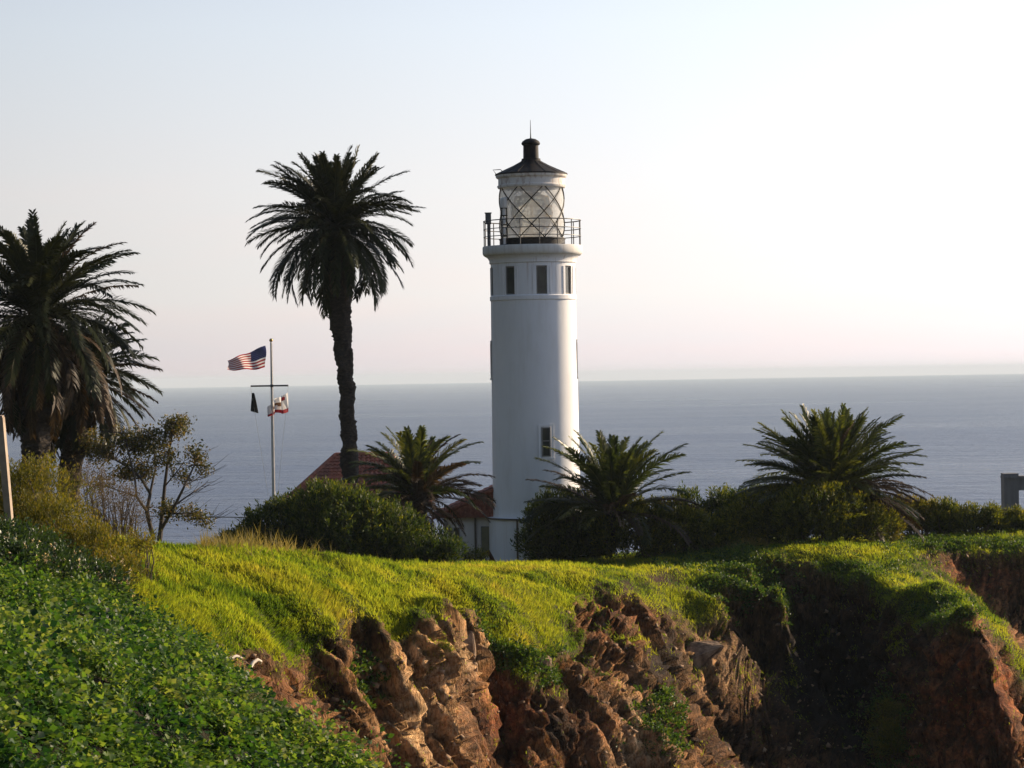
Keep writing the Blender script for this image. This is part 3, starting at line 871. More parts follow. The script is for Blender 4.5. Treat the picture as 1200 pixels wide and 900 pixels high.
for j in range(14):
    for i in range(24):
        mb.f.append((j * 25 + i, j * 25 + i + 1, (j + 1) * 25 + i + 1, (j + 1) * 25 + i)); mb.mi.append(0)
tag(mb.build('black_flag', [mf_black], smooth=60), 'black flag hanging limp from the left end of the crossarm', 'flag')

# ================================================================ post, rails, concrete frame
m_wood = simple('sun_bleached_wood', (0.42, 0.33, 0.24), (0.28, 0.21, 0.15), 0.8, 3.0, 0.3)
a_, b_ = P(13.5, 640, 58.0), P(0.5, 489, 57.5)
B = MB(); dv = b_ - a_
rot = dv.to_track_quat('Z', 'Y').to_matrix()
B.box((0, 0, dv.length / 2), (0.15, 0.13, dv.length)); B.box((0, 0, dv.length + 0.02), (0.12, 0.10, 0.04))
po = B.build('post', m_wood, loc=a_); po.rotation_euler = rot.to_euler()
tag(po, 'pale slanting wooden post among the shrubs at the left edge', 'post')
def rail_fence(name, label, pa, pc, d, n, hts, mat, r_=0.03):
    A, C_ = P(*pa, d), P(*pc, d)
    t_ = thing(name, label, 'fence', A)
    B = MB()
    for h in hts:
        B.tube([Vector((0, 0, h)), C_ - A + Vector((0, 0, h))], r_, 6)
    B.build('rail', mat, t_)
    for k in range(n):
        q = (C_ - A) * (k / (n - 1))
        gzz = ground([(A.x + q.x, A.y + q.y)])[0] - A.z
        B = MB(); B.tube([Vector((q.x, q.y, min(gzz, -0.5))), Vector((q.x, q.y, q.z + 0.06))], r_ * 1.2, 6); B.build('fence_post', mat, t_)
m_galv = simple('pale_rail_paint', (0.42, 0.38, 0.33), (0.22, 0.2, 0.19), 0.5)
rail_fence('rail_fence', 'thin pale rail fence behind the slender tree on the left', (152, 604.5), (306, 606.5), 117, 2, (0.0,), m_galv, 0.026)
m_wire = simple('dark_cable', (0.06, 0.06, 0.065), (0.09, 0.09, 0.09), 0.5)
rail_fence('wire_fence', 'dark wire fence running to the grey concrete frame', (1060, 597.5), (1180, 597.5), 131, 5, (0.0, -0.3), m_wire, 0.022)
m_conc = weathered('grey_concrete', (0.17, 0.17, 0.175), (0.08, 0.08, 0.08), amount=0.7, rough=0.9)
c0 = P(1176, 605, 136.0)
cf = thing('concrete_frame', 'grey concrete wall frame with a square opening at the right edge', 'structure', c0)
px_ = 136.0 / F
B = MB()
B.box((8 * px_, 0, 1.2 * 22 * px_ - 0.8), (17 * px_, 0.9, 48 * px_ + 1.6)); B.box((68 * px_, 0, 0.2), (17 * px_, 0.9, 46 * px_ + 0.4))
B.box((38 * px_, 0.001, 37.5 * px_), (42.8 * px_, 0.88, 14 * px_)); B.box((38 * px_, 0.001, -0.55), (42.8 * px_, 0.88, 1.4))
B.build('wall', m_conc, cf)
B = MB(); B.box((38 * px_, -0.03, 46 * px_), (78 * px_, 1.0, 0.12))
B.build('coping', m_conc, cf)
for x_ in (1.0, 16, 34, 60):
    B = MB()
    B.tube([(x_ * px_, 0, 46 * px_), (x_ * px_, 0, 48.5 * px_ + 0.05)], 0.03, 6)
    B.build('bolt', m_rail, cf)
# bleached driftwood on the bare lip of the slope
m_drift = simple('bleached_branch', (0.62, 0.54, 0.44), (0.48, 0.40, 0.32), 0.8)
for lab, seq in (('bleached curved branch arching from the bare slope, nearest the green shrubs', [(265, 777), (271, 771), (277, 769), (283, 771)]),
                 ('bleached hooked branch on the bare slope, closest to the rocks', [(293, 783), (297, 776), (302, 773), (306, 775), (305, 778)])):
    ps = [P(x_, y_, 61.5 + 0.15 * k) for k, (x_, y_) in enumerate(seq)]
    B = MB(); B.tube([q - ps[0] for q in ps], [0.05, 0.045, 0.04, 0.03, 0.02][:len(ps)], 7)
    tag(B.build('branch', m_drift, smooth=60, loc=ps[0]), lab, 'branch')
# ================================================================ plants
def leaf_mesh(name, c, d, up, l, w, rnd, mat, parent=None, fold=0.25, kinds=None):
    """diamond leaves folded along the midrib: c base points, d directions, up rough normals"""
    d = d / (np.linalg.norm(d, axis=1, keepdims=True) + 1e-9)
    s = np.cross(d, up); s /= np.linalg.norm(s, axis=1, keepdims=True) + 1e-9
    n = np.cross(s, d)
    l = np.asarray(l)[:, None]; w = np.asarray(w)[:, None]
    a = c; t_ = c + d * l
    m1 = c + d * l * 0.5 + s * w * 0.5 + n * w * fold; m2 = c + d * l * 0.5 - s * w * 0.5 + n * w * fold
    N = len(c)
    V = np.stack([a, m1, t_, m2], 1).reshape(-1, 3)
    i = np.arange(N)[:, None] * 4
    Fc = np.concatenate([i + [0, 1, 2], i + [0, 2, 3]], 0)
    return mesh_np(name, V, Fc, mat, parent, attrs={'rnd': np.repeat(rnd, 4)})

def unit(n):
    u = rng.normal(size=(n, 3))
    return u / np.linalg.norm(u, axis=1, keepdims=True)

# ---- grass over the headland
cellv = VG
va = (VG[1:, :-1] - VG[:-1, :-1]); vb = (VG[:-1, 1:] - VG[:-1, :-1])
cr_ = np.cross(va, vb); area = np.linalg.norm(cr_, axis=2)
cn = cr_ / (area[..., None] + 1e-9); cn[cn[..., 2] < 0] *= -1
cc = VG[:-1, :-1]
tocam = np.array(CAM) - cc; dist = np.linalg.norm(tocam, axis=2)
facing = np.clip((cn * tocam).sum(2) / dist, 0, 1)
G = lambda a: a.reshape(len(tcol), NROW)[:-1, :-1]
gpx, gpy = G(px), G(py)
okv = np.where((gpx > -40) & (gpx < 1240), 1.0, 0.35) * ((gpx > -260) & (gpx < 1560) & (gpy < 960) & (cc[..., 1] > 51) & (cc[..., 1] < 140))
def scatter(weight, n):
    wgt = weight.ravel(); wgt = wgt / wgt.sum()
    k = rng.choice(len(wgt), n, p=wgt)
    i, j = np.unravel_index(k, weight.shape)
    u_, v_ = rng.random(n)[:, None], rng.random(n)[:, None]
    p_ = (VG[i, j] * (1 - u_) + VG[i + 1, j] * u_) * (1 - v_) + (VG[i, j + 1] * (1 - u_) + VG[i + 1, j + 1] * u_) * v_
    return p_, cn[i, j], i, j
cov = G(cover); rk = G(rock); br_ = np.clip(G(bare), 0, 1); gr = np.clip(G(green), 0, 1)
wg = area / dist ** 2 * (0.10 + facing) * okv * (1 - cov) * np.clip(1 - rk * 1.05, 0.0, 1) ** 1.5 * (1 - 0.93 * br_)
wg += area / dist ** 2 * (0.1 + facing) * okv * (1 - cov) * rk * (0.03 * (edge2.reshape(len(tcol), NROW)[:-1, :-1] > 0.15) + 0.34 * sstep(0.12, 0.40, edge.reshape(len(tcol), NROW)[:-1, :-1]) * sstep(850, 745, gpy))
def blades(name, n, weight, h0, h1, wd, mat, patch_s, wind, seed):
    p_, nn, i, j = scatter(weight, n)
    tus = fbm(p_ * np.array([1.1, 0.9, 1.1]), 3, seed)
    fine = vnoise(p_ * 3.1, seed + 3)
    h = (h0 + (h1 - h0) * rng.random(n) ** 1.6) * (1 + 0.55 * tus + 0.3 * fine)
    h *= np.where(nn[:, 2] < 0.6, 0.75, 1.0)
    yaw = 2.2 * vnoise(p_ * 0.35, seed + 7)
    lean = np.stack([np.cos(yaw + wind), np.sin(yaw + wind), np.zeros(n)], 1) * 0.45
    d = np.stack([nn[:, 0] * 0.8, nn[:, 1] * 0.8, 0.75 + 0.25 * nn[:, 2]], 1) + lean + rng.normal(size=(n, 3)) * 0.28
    d[:, 2] = np.abs(d[:, 2]) * 0.9
    d /= np.linalg.norm(d, axis=1, keepdims=True)
    s = np.stack([-np.sin(a := rng.random(n) * 6.28), np.cos(a), 0 * a], 1) * (wd * (0.6 + 0.8 * rng.random(n)))[:, None]
    base = p_ - nn * 0.03
    tip = base + d * h[:, None]; tip[:, 2] -= 0.22 * h * rng.random(n)
    mid = base + d * (h * 0.55)[:, None] + s * 0.1
    V = np.stack([base - s * .5, base + s * .5, mid + s * .38, mid - s * .38, tip], 1).reshape(-1, 3)
    k = np.arange(n)[:, None] * 5
    pat = 0.5 + 0.55 * fbm(p_ * patch_s, 3, seed + 9)
    r_ = np.clip(pat + 0.16 * fbm(p_ * 1.6, 2, seed + 15) + rng.normal(size=n) * 0.10 - 0.34 * gr[i, j] - 0.16 * (tus < -0.15), 0, 1)
    return mesh_np(name, V, [k + [0, 1, 2, 3], k + [3, 2, 4]], mat, attrs={'rnd': np.repeat(r_, 5)})
m_grass = leafy('meadow_grass', [(0.032, 0.072, 0.010), (0.095, 0.150, 0.013), (0.192, 0.234, 0.021), (0.245, 0.258, 0.028), (0.29, 0.24, 0.055)], 0.60, 0.8, 0.04, tcol=1.58)
tag(blades('grass', 900000, wg, 0.08, 0.25, 0.022, m_grass, 0.42, R(200), 101), kind='stuff')
# tall pale seed heads along the crest
crest = okv * (1 - cov) * (1 - rk) * np.exp(-((gpy - 634) / 9.0) ** 2) * ((gpx > 235) & (gpx < 480) | (gpx > 560) & (gpx < 900)) * (G(v[:, 1]) < 126)
m_straw = leafy('seed_heads', [(0.12, 0.10, 0.03), (0.20, 0.17, 0.06), (0.30, 0.25, 0.12)], 0.4, 0.6, 0.2)
tag(blades('seeding_grass', 2600, crest * area / dist ** 2, 0.45, 0.85, 0.022, m_straw, 0.6, R(190), 131), kind='stuff')

# ---- leafy ground cover on the near slope
wc = area * ((gpx > -80) & (gpx < 620) & (gpy < 1000) & (cc[..., 1] > 24)) * cov * (1 - 0.97 * (fbm(cc.reshape(-1, 3) * 0.55, 3, 201).reshape(area.shape) > 0.46))
NP = 3600
p_, nn, i, j = scatter(wc, NP)
lush = fbm(p_ * 0.75, 3, 203)
rad = (0.13 + 0.36 * rng.random(NP) ** 1.6) * np.clip(1 + 1.5 * lush, 0.35, 2.2)
K = 84
th = rng.random((NP, K)) * 6.283; rr = np.sqrt(rng.random((NP, K)))
hh = (1 - rr ** 2) * (0.45 + 0.95 * rng.random((NP, K)))
pc = np.repeat(p_, K, 0) + np.stack([np.cos(th) * rr, np.sin(th) * rr, hh * 0.95 + 0.05], 2).reshape(-1, 3) * np.repeat(rad, K)[:, None]
od = np.stack([np.cos(th) * (0.35 + rr), np.sin(th) * (0.35 + rr), 0.35 - 0.4 * rr + 0 * th], 2).reshape(-1, 3) + rng.normal(size=(NP * K, 3)) * 0.35
upv = np.tile((0.15, -0.15, 1.0), (NP * K, 1)) + rng.normal(size=(NP * K, 3)) * 0.75
sz = (0.045 + 0.075 * rng.random(NP * K) ** 1.4) * np.repeat(0.9 + 0.35 * rng.random(NP), K)
# taller weeds stand out of the carpet, and some leaves have withered
NT_ = 420; KT = 46
q_, qn, _, _ = scatter(wc * (fbm(cc.reshape(-1, 3) * 0.8, 2, 231).reshape(area.shape) > 0.02), NT_)
qh = 0.30 + 0.42 * rng.random(NT_)
al = rng.random((NT_, KT)) ** 0.8; ta = rng.random((NT_, KT)) * 6.283
ql = np.stack([0.10 * rng.normal(size=NT_), 0.10 * rng.normal(size=NT_)], 1)
tc = np.repeat(q_, KT, 0) + np.stack([ql[:, :1] * al + 0.05 * np.cos(ta), ql[:, 1:] * al + 0.05 * np.sin(ta), al * qh[:, None]], 2).reshape(-1, 3)
pc = np.concatenate([pc, tc])
od = np.concatenate([od, np.stack([np.cos(ta), np.sin(ta), 0.5 + 0 * ta], 2).reshape(-1, 3) + rng.normal(size=(NT_ * KT, 3)) * 0.3])
upv = np.concatenate([upv, rng.normal(size=(NT_ * KT, 3)) * 0.5 + (0, 0, 1)])
sz = np.concatenate([sz, (0.05 + 0.07 * rng.random(NT_ * KT)) * (1.15 - 0.5 * al.ravel())])
rnd = np.clip(np.repeat(0.5 + 0.5 * fbm(p_ * 0.9, 2, 207) + rng.normal(size=NP) * 0.15, K) + rng.normal(size=NP * K) * 0.16, 0, 1)
rnd = np.concatenate([rnd, np.clip(0.62 + 0.18 * rng.normal(size=NT_ * KT), 0, 1)])
m_cover = leafy('ground_cover_leaves', [(0.008, 0.032, 0.009), (0.024, 0.070, 0.012), (0.055, 0.118, 0.017), (0.100, 0.165, 0.022), (0.18, 0.22, 0.06)], 0.48, 0.5, 0.22, tcol=1.5)
tag(leaf_mesh('ground_cover', pc, od, upv, sz, sz * 0.85, rnd, m_cover, fold=0.15), kind='stuff')

# low green weeds on the turf edges and in the cliff's pockets
wl_ = area / dist ** 2 * okv * (1 - cov) * gr ** 1.5 * (0.15 + facing) * (0.35 + (fbm(cc.reshape(-1, 3) * 1.3, 2, 221).reshape(area.shape) > 0.0))
NW = 2600; K = 26
p_, nn, i, j = scatter(wl_, NW)
rad = 0.16 + 0.2 * rng.random(NW)
off = unit(NW * K) * (np.repeat(rad, K) * rng.random(NW * K) ** 0.4)[:, None]; off[:, 2] = np.abs(off[:, 2]) * 0.8
pc = np.repeat(p_, K, 0) + off
sz = 0.07 + 0.08 * rng.random(NW * K)
m_weed = leafy('low_weeds', [(0.012, 0.036, 0.008), (0.034, 0.080, 0.012), (0.065, 0.12, 0.016), (0.11, 0.15, 0.02)], 0.42, 0.5, 0.3)
tag(leaf_mesh('weeds', pc, off + rng.normal(size=off.shape) * 0.12 + (0, 0, .05), unit(NW * K) + (0, 0, 1), sz, sz * 0.6, rng.random(NW * K), m_weed), kind='stuff')

# ---- shrubs
m_twig = simple('shrub_twigs', (0.07, 0.05, 0.035), (0.11, 0.085, 0.06), 0.85, 6.0)
m_dry = leafy('dry_brown_twig_leaves', [(0.07, 0.05, 0.03), (0.12, 0.085, 0.045), (0.16, 0.12, 0.06)], 0.25, 0.7, 0.2)
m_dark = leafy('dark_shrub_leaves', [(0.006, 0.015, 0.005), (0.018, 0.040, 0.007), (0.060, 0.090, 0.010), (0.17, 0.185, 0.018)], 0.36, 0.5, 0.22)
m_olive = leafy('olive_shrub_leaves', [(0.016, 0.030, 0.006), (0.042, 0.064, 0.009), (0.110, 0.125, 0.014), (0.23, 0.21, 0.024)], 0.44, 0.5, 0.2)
m_yellow = leafy('yellowing_shrub_leaves', [(0.030, 0.042, 0.007), (0.075, 0.085, 0.010), (0.135, 0.125, 0.014), (0.20, 0.155, 0.03)], 0.44, 0.55, 0.2)
m_bud = leafy('pale_flower_heads', [(0.30, 0.20, 0.15), (0.52, 0.42, 0.32), (0.62, 0.56, 0.46)], 0.35, 0.7, 0.2)
def shrub(name, label, lobes, mat, dens=1.0, leaf=(0.13, 0.24), aspect=0.28, upw=0.85, group=None, flowers=None, twig=40, clump=0.24, wisp=0.12, cat='shrub'):
    l0 = lobes[len(lobes) // 2]
    base = P(l0[0], l0[1] + l0[4], l0[2])
    base.z = ground([(base.x, base.y)])[0] - 0.05
    t_ = thing(name, label, cat, base, group)
    b3 = np.array(base)
    C_, D_, U_, L_, Rn, ends = [], [], [], [], [], []
    for (bx, by, d, rx, ry) in lobes:
        c0 = np.array(P(bx, by, d)); s = d / F
        r3 = np.array([rx * s, (rx * 0.75 + ry * 0.15) * s, ry * s])
        nc = int(dens * (rx * ry) * 0.40 * (d / 110.0) ** 0.6) + 12
        ms = max(7, int(rx * ry / 42.0))                   # sub-clumps give the crown its lumps and hollows
        us_ = unit(ms); us_[:, 2] = np.where(us_[:, 2] < -0.4, -us_[:, 2], us_[:, 2])
        cs_ = c0 + us_ * r3 * (0.80 + 0.14 * rng.normal(size=(ms, 1)))
        rs_ = (0.15 + 0.13 * rng.random(ms)) * (r3[0] + r3[2])
        pick = rng.integers(0, ms, nc)
        u = unit(nc) + us_[pick] * 0.75 + np.array([0, 0, 0.25]); u /= np.linalg.norm(u, axis=1, keepdims=True)
        cp = cs_[pick] + u * (rs_[pick] * (0.75 + 0.3 * rng.random(nc) + wisp * rng.random(nc) ** 3 * 2.0))[:, None]
        inner = rng.random(nc) < 0.22
        ui = unit(nc); cp[inner] = c0 + ui[inner] * r3 * (0.35 + 0.4 * rng.random((nc, 1)))[inner]
        tone = rng.normal(size=ms)[pick]
        gz_ = ground(cp[:, :2]); low = cp[:, 2] < gz_ + 0.05
        cp[low, 2] = gz_[low] + 0.08 + 0.3 * rng.random(low.sum())
        ns = int(nc * 0.45)                                # a skirt of foliage down to the ground
        th_ = rng.random(ns) * 6.283; rr_ = 0.55 + 0.42 * rng.random(ns)
        sk = c0 + np.stack([np.cos(th_) * rr_ * r3[0], np.sin(th_) * rr_ * r3[1], 0 * th_], 1)
        gs = ground(sk[:, :2]); sk[:, 2] = gs + 0.05 + rng.random(ns) * np.maximum(0.1, c0[2] + 0.2 * r3[2] - gs)
        cp = np.concatenate([cp, sk]); u = np.concatenate([u, np.stack([np.cos(th_), np.sin(th_), 0.25 + 0 * th_], 1)]); nc = len(cp); tone = np.concatenate([tone, rng.normal(size=ns)])
        k = 15
        tipdir = u * 0.8 + np.array([0, 0, upw]) + rng.normal(size=u.shape) * 0.25
        tipdir /= np.linalg.norm(tipdir, axis=1, keepdims=True)
        along = rng.random((nc, k, 1))
        C_.append((cp[:, None, :] + tipdir[:, None, :] * along * clump * 1.6 + rng.normal(size=(nc, k, 3)) * clump * 0.24).reshape(-1, 3))
        D_.append((tipdir[:, None, :] * 1.1 + rng.normal(size=(nc, k, 3)) * 0.5).reshape(-1, 3))
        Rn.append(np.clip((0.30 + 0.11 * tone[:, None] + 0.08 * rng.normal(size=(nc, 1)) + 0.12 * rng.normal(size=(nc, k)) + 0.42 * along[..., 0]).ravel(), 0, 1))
        ends.append(cp[rng.choice(nc, min(nc, max(4, twig // len(lobes))), replace=False)])
    C_ = np.concatenate(C_); D_ = np.concatenate(D_); Rn = np.concatenate(Rn)
    n = len(C_); L_ = leaf[0] + (leaf[1] - leaf[0]) * rng.random(n)
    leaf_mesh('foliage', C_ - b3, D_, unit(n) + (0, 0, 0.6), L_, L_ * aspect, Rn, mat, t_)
    B = MB()
    for e_ in np.concatenate(ends):
        q = Vector(e_) - base
        a0 = Vector((q.x * 0.55, q.y * 0.55, ground([(base.x + q.x * .55, base.y + q.y * .55)])[0] - base.z - 0.05))
        m_ = a0.lerp(q, 0.5) + Vector(rng.normal(size=3) * 0.12)
        B.tube([a0, m_, q + (q - m_).normalized() * 0.12], [0.035, 0.02, 0.008], 4)
    B.build('stems', m_twig, t_)
    if flowers:
        k = rng.choice(n, flowers, replace=False)
        cc_ = np.repeat(C_[k] + D_[k] * 0.06, 9, 0) + rng.normal(size=(flowers * 9, 3)) * (0.018, 0.018, 0.05)
        leaf_mesh('flower_heads', cc_ - b3, unit(flowers * 9) + (0, 0, .8), unit(flowers * 9), 0.045 + 0.03 * rng.random(flowers * 9), np.full(flowers * 9, 0.035), rng.random(flowers * 9), m_bud, t_)
    return t_
shrub('shrub', 'large dark rounded shrub in front of the keepers house roof', [(296,648,113,36,18),(340,634,112,46,32),(396,624,111,52,38),(448,638,111,44,32),(496,656,110,34,18)], m_dark, 1.5)
shrub('shrub', 'small bright green weed clump between the dark shrub and the shed', [(553,658,118,13,6)], m_olive, 2.0, (0.08, 0.13))
shrub('shrub', 'black-green bush touching the right side of the lighthouse base', [(650,626,123,30,30),(684,628,123,30,34),(668,646,123,40,16)], m_dark, 1.5)
shrub('shrub', 'olive bush right of the palm nearest the lighthouse', [(742,630,122,44,25),(795,628,123,40,24),(838,638,122,24,14)], m_olive, 1.2)
shrub('shrub', 'dark bush behind, between the two low palms', [(835,600,129,38,16),(872,607,128,34,20)], m_dark, 1.3)
shrub('shrub', 'broad yellow-green bush below the densest low palm', [(905,614,123,40,26),(955,612,121,48,28),(1000,618,122,34,24)], m_olive, 1.3)
shrub('shrub', 'small pale green bush at the right foot of the densest low palm', [(1032,618,124,20,14)], m_yellow, 1.5)
shrub('shrub', 'brownish low bush, first of the hedge left of the concrete frame', [(1062,612,131,22,18),(1085,615,131,18,14)], m_yellow, 1.4)
for lab, lob, mt in (('bushy hedge shrub in the middle of the row before the sea', [(1108,617,131,25,16)], m_olive), ('tallest hedge shrub left of the concrete frame', [(1144,616,131,27,17)], m_olive),
                     ('hedge shrub under the concrete frame', [(1178,621,131,22,12),(1208,621,131,22,12)], m_olive)):
    shrub('shrub', lab, lob, mt, 1.5, group='hedge before the concrete frame')
shrub('shrub', 'olive shrub rising behind the slanting post', [(-10,606,67,46,46),(40,606,66,42,42)], m_yellow, 0.9, (0.07, 0.12), upw=1.1, wisp=0.25)
shrub('shrub', 'yellow-green shrub on the slope right of the slanting post', [(70,642,64,42,36),(112,656,63,32,24)], m_yellow, 0.9, (0.07, 0.12), upw=1.1, wisp=0.2)
shrub('shrub', 'low olive shrub at the foot of the grass hill', [(134,680,62,22,16),(165,648,66,18,9)], m_yellow, 1.1, (0.07, 0.11), upw=1.0)
shrub('shrub', 'thin brown dry shrub in front of the slender tree', [(105,600,80,34,34),(140,612,80,28,26)], m_dry, 0.55, (0.05, 0.09), upw=1.3, twig=90, wisp=0.3)
for lab, lob, fl in (('pale flowering shrub at the left edge under the slanting post', [(8,664,55.5,34,28),(38,664,56,28,20),(-30,664,55,30,30)], 150), ('pale flowering shrub on the slope below the yellow-green shrub', [(60,692,54.8,32,26),(20,716,53,28,20)], 140),
                     ('pale flowering shrub beside the grass, topmost right of the ground cover', [(110,706,56,24,24),(92,690,56.5,20,20)], 140)):
    shrub('flowering_shrub', lab, lob, leafy('flowering_shrub_leaves', [(0.012, 0.03, 0.009), (0.026, 0.055, 0.012), (0.045, 0.08, 0.016)], 0.3, 0.4, 0.5), 1.2, (0.07, 0.11), 0.6, 0.3, group='flowering shrubs on the near slope', flowers=fl)
shrub('shrub', 'green bush growing in the dark recess of the cliff', [(772,838,96.5,18,16),(780,862,95.0,20,20)], m_olive, 1.8, (0.07, 0.11), 0.3, 0.2)
shrub('shrub', 'yellowish bush low in the black cove', [(1038,850,102.5,14,22),(1046,880,101.5,18,20)], m_yellow, 1.6, (0.07, 0.11), 0.3, 0.2)

# ---- slender tree on the left
DT = 97.0
tb = P(186, 632, DT)
tr_ = thing('tree', 'slender open tree with bare twigs against the sea', 'tree', tb)
m_bark = simple('grey_brown_bark', (0.07, 0.055, 0.045), (0.045, 0.035, 0.03), 0.9, 8.0, 0.4)
limbs = [([(187,634),(190,605),(193,570),(198,530),(204,497)], 0.10), ([(180,632),(172,600),(176,578),(165,560),(148,546),(126,534)], 0.09), ([(173,600),(160,582),(158,560),(150,528),(146,508)], 0.06),
         ([(188,622),(205,592),(216,570),(228,545),(232,528)], 0.07), ([(205,592),(226,577),(242,566)], 0.035), ([(191,602),(214,602),(236,606),(247,610)], 0.035), ([(176,578),(182,550),(180,520),(176,505)], 0.05),
         ([(160,582),(140,575),(122,570)], 0.03), ([(193,570),(208,552),(216,540)], 0.03), ([(216,570),(232,560),(244,548)], 0.025), ([(165,560),(150,562),(132,556)], 0.03)]
B = MB(); nodes = []
for seq, r_ in limbs:
    q = [P(x_, y_, DT + 0.8 * math.sin(x_ * 0.11)) - tb for x_, y_ in seq]
    B.tube(q, [r_ * (1 - 0.75 * k / (len(q) - 1)) for k in range(len(q))], 7)
    for a_, b_ in zip(q[:-1], q[1:]):
        nodes += [a_.lerp(b_, f_) for f_ in (0.25, 0.6, 1.0)]
C_, D_, Rn = [], [], []
for (bx, by, rx, ry, k) in [(118,530,20,16,40),(150,518,26,18,60),(182,520,24,22,60),(206,500,20,14,44),(165,552,22,12,34),(229,532,11,13,18),(214,556,12,9,12),(196,596,18,11,26),(226,602,16,8,18),(142,552,18,10,22),(238,548,8,7,8),(108,512,14,12,16),(240,612,10,5,8),(200,540,14,10,14),(122,565,12,8,10)]:
    for _ in range(int(k * 1.35)):
        u = unit(1)[0] * random.random() ** 0.4
        c0 = P(bx + u[0] * rx, by + u[2] * ry, DT + u[1] * rx * 0.03) - tb
        nr = min(nodes, key=lambda q: (q - c0).length)
        B.tube([nr, nr.lerp(c0, 0.6) + Vector((0, 0, 0.05)), c0], [0.014, 0.01, 0.005], 3)
        m_ = 17
        C_.append(np.array(c0) + rng.normal(size=(m_, 3)) * 0.13); D_.append(unit(m_) + (0, 0, -0.2)); Rn.append(np.clip(0.5 + 0.2 * rng.normal() + 0.15 * rng.normal(size=m_), 0, 1))
for k in range(46):                                     # bare twigs on the right side
    nr = random.choice([q for q in nodes if q.x > 0.6])
    e_ = nr + Vector((0.3 + 0.7 * random.random(), rng.normal() * 0.3, 0.1 + 0.55 * random.random()))
    B.tube([nr, nr.lerp(e_, 0.5) + Vector((0, 0, -0.06)), e_], [0.012, 0.008, 0.004], 3)
B.build('trunk', m_bark, tr_)
C_ = np.concatenate(C_); D_ = np.concatenate(D_); Rn = np.concatenate(Rn); n = len(C_)
l_ = 0.08 + 0.07 * rng.random(n)
m_tl = leafy('open_tree_leaves', [(0.018, 0.030, 0.008), (0.05, 0.058, 0.012), (0.11, 0.095, 0.02), (0.17, 0.115, 0.03)], 0.4, 0.45, 0.35)
leaf_mesh('crown', C_, D_, unit(n) + (0, 0, .5), l_, l_ * 0.5, Rn, m_tl, tr_)

# ---- palms
m_frond = leafy('palm_frond_green', [(0.010, 0.014, 0.006), (0.020, 0.027, 0.009), (0.036, 0.042, 0.012), (0.07, 0.065, 0.02)], 0.12, 0.5, 0.2)
m_frond2 = leafy('young_palm_frond_green', [(0.014, 0.026, 0.008), (0.040, 0.058, 0.013), (0.105, 0.120, 0.024), (0.22, 0.20, 0.055)], 0.46, 0.42, 0.4)
m_dead = leafy('dead_palm_frond', [(0.016, 0.010, 0.006), (0.042, 0.026, 0.014), (0.095, 0.060, 0.033), (0.22, 0.16, 0.10)], 0.15, 0.6, 0.25)
m_ptrunk, t, b = new_mat('palm_trunk_bark')
p = t.n('ShaderNodeTexCoord').outputs['Object']
nz = t.noise(t.mapping(p, (3, 3, 6)), 2.0, 5.0, 0.7)
t.put(b.inputs['Base Color'], t.ramp(nz, [(0.3, (0.012, 0.009, 0.008)), (0.55, (0.04, 0.028, 0.02)), (0.75, (0.085, 0.06, 0.042))]))
b.inputs['Roughness'].default_value = 0.95
t.put(b.inputs['Normal'], t.bump(nz, 0.8, 0.08))
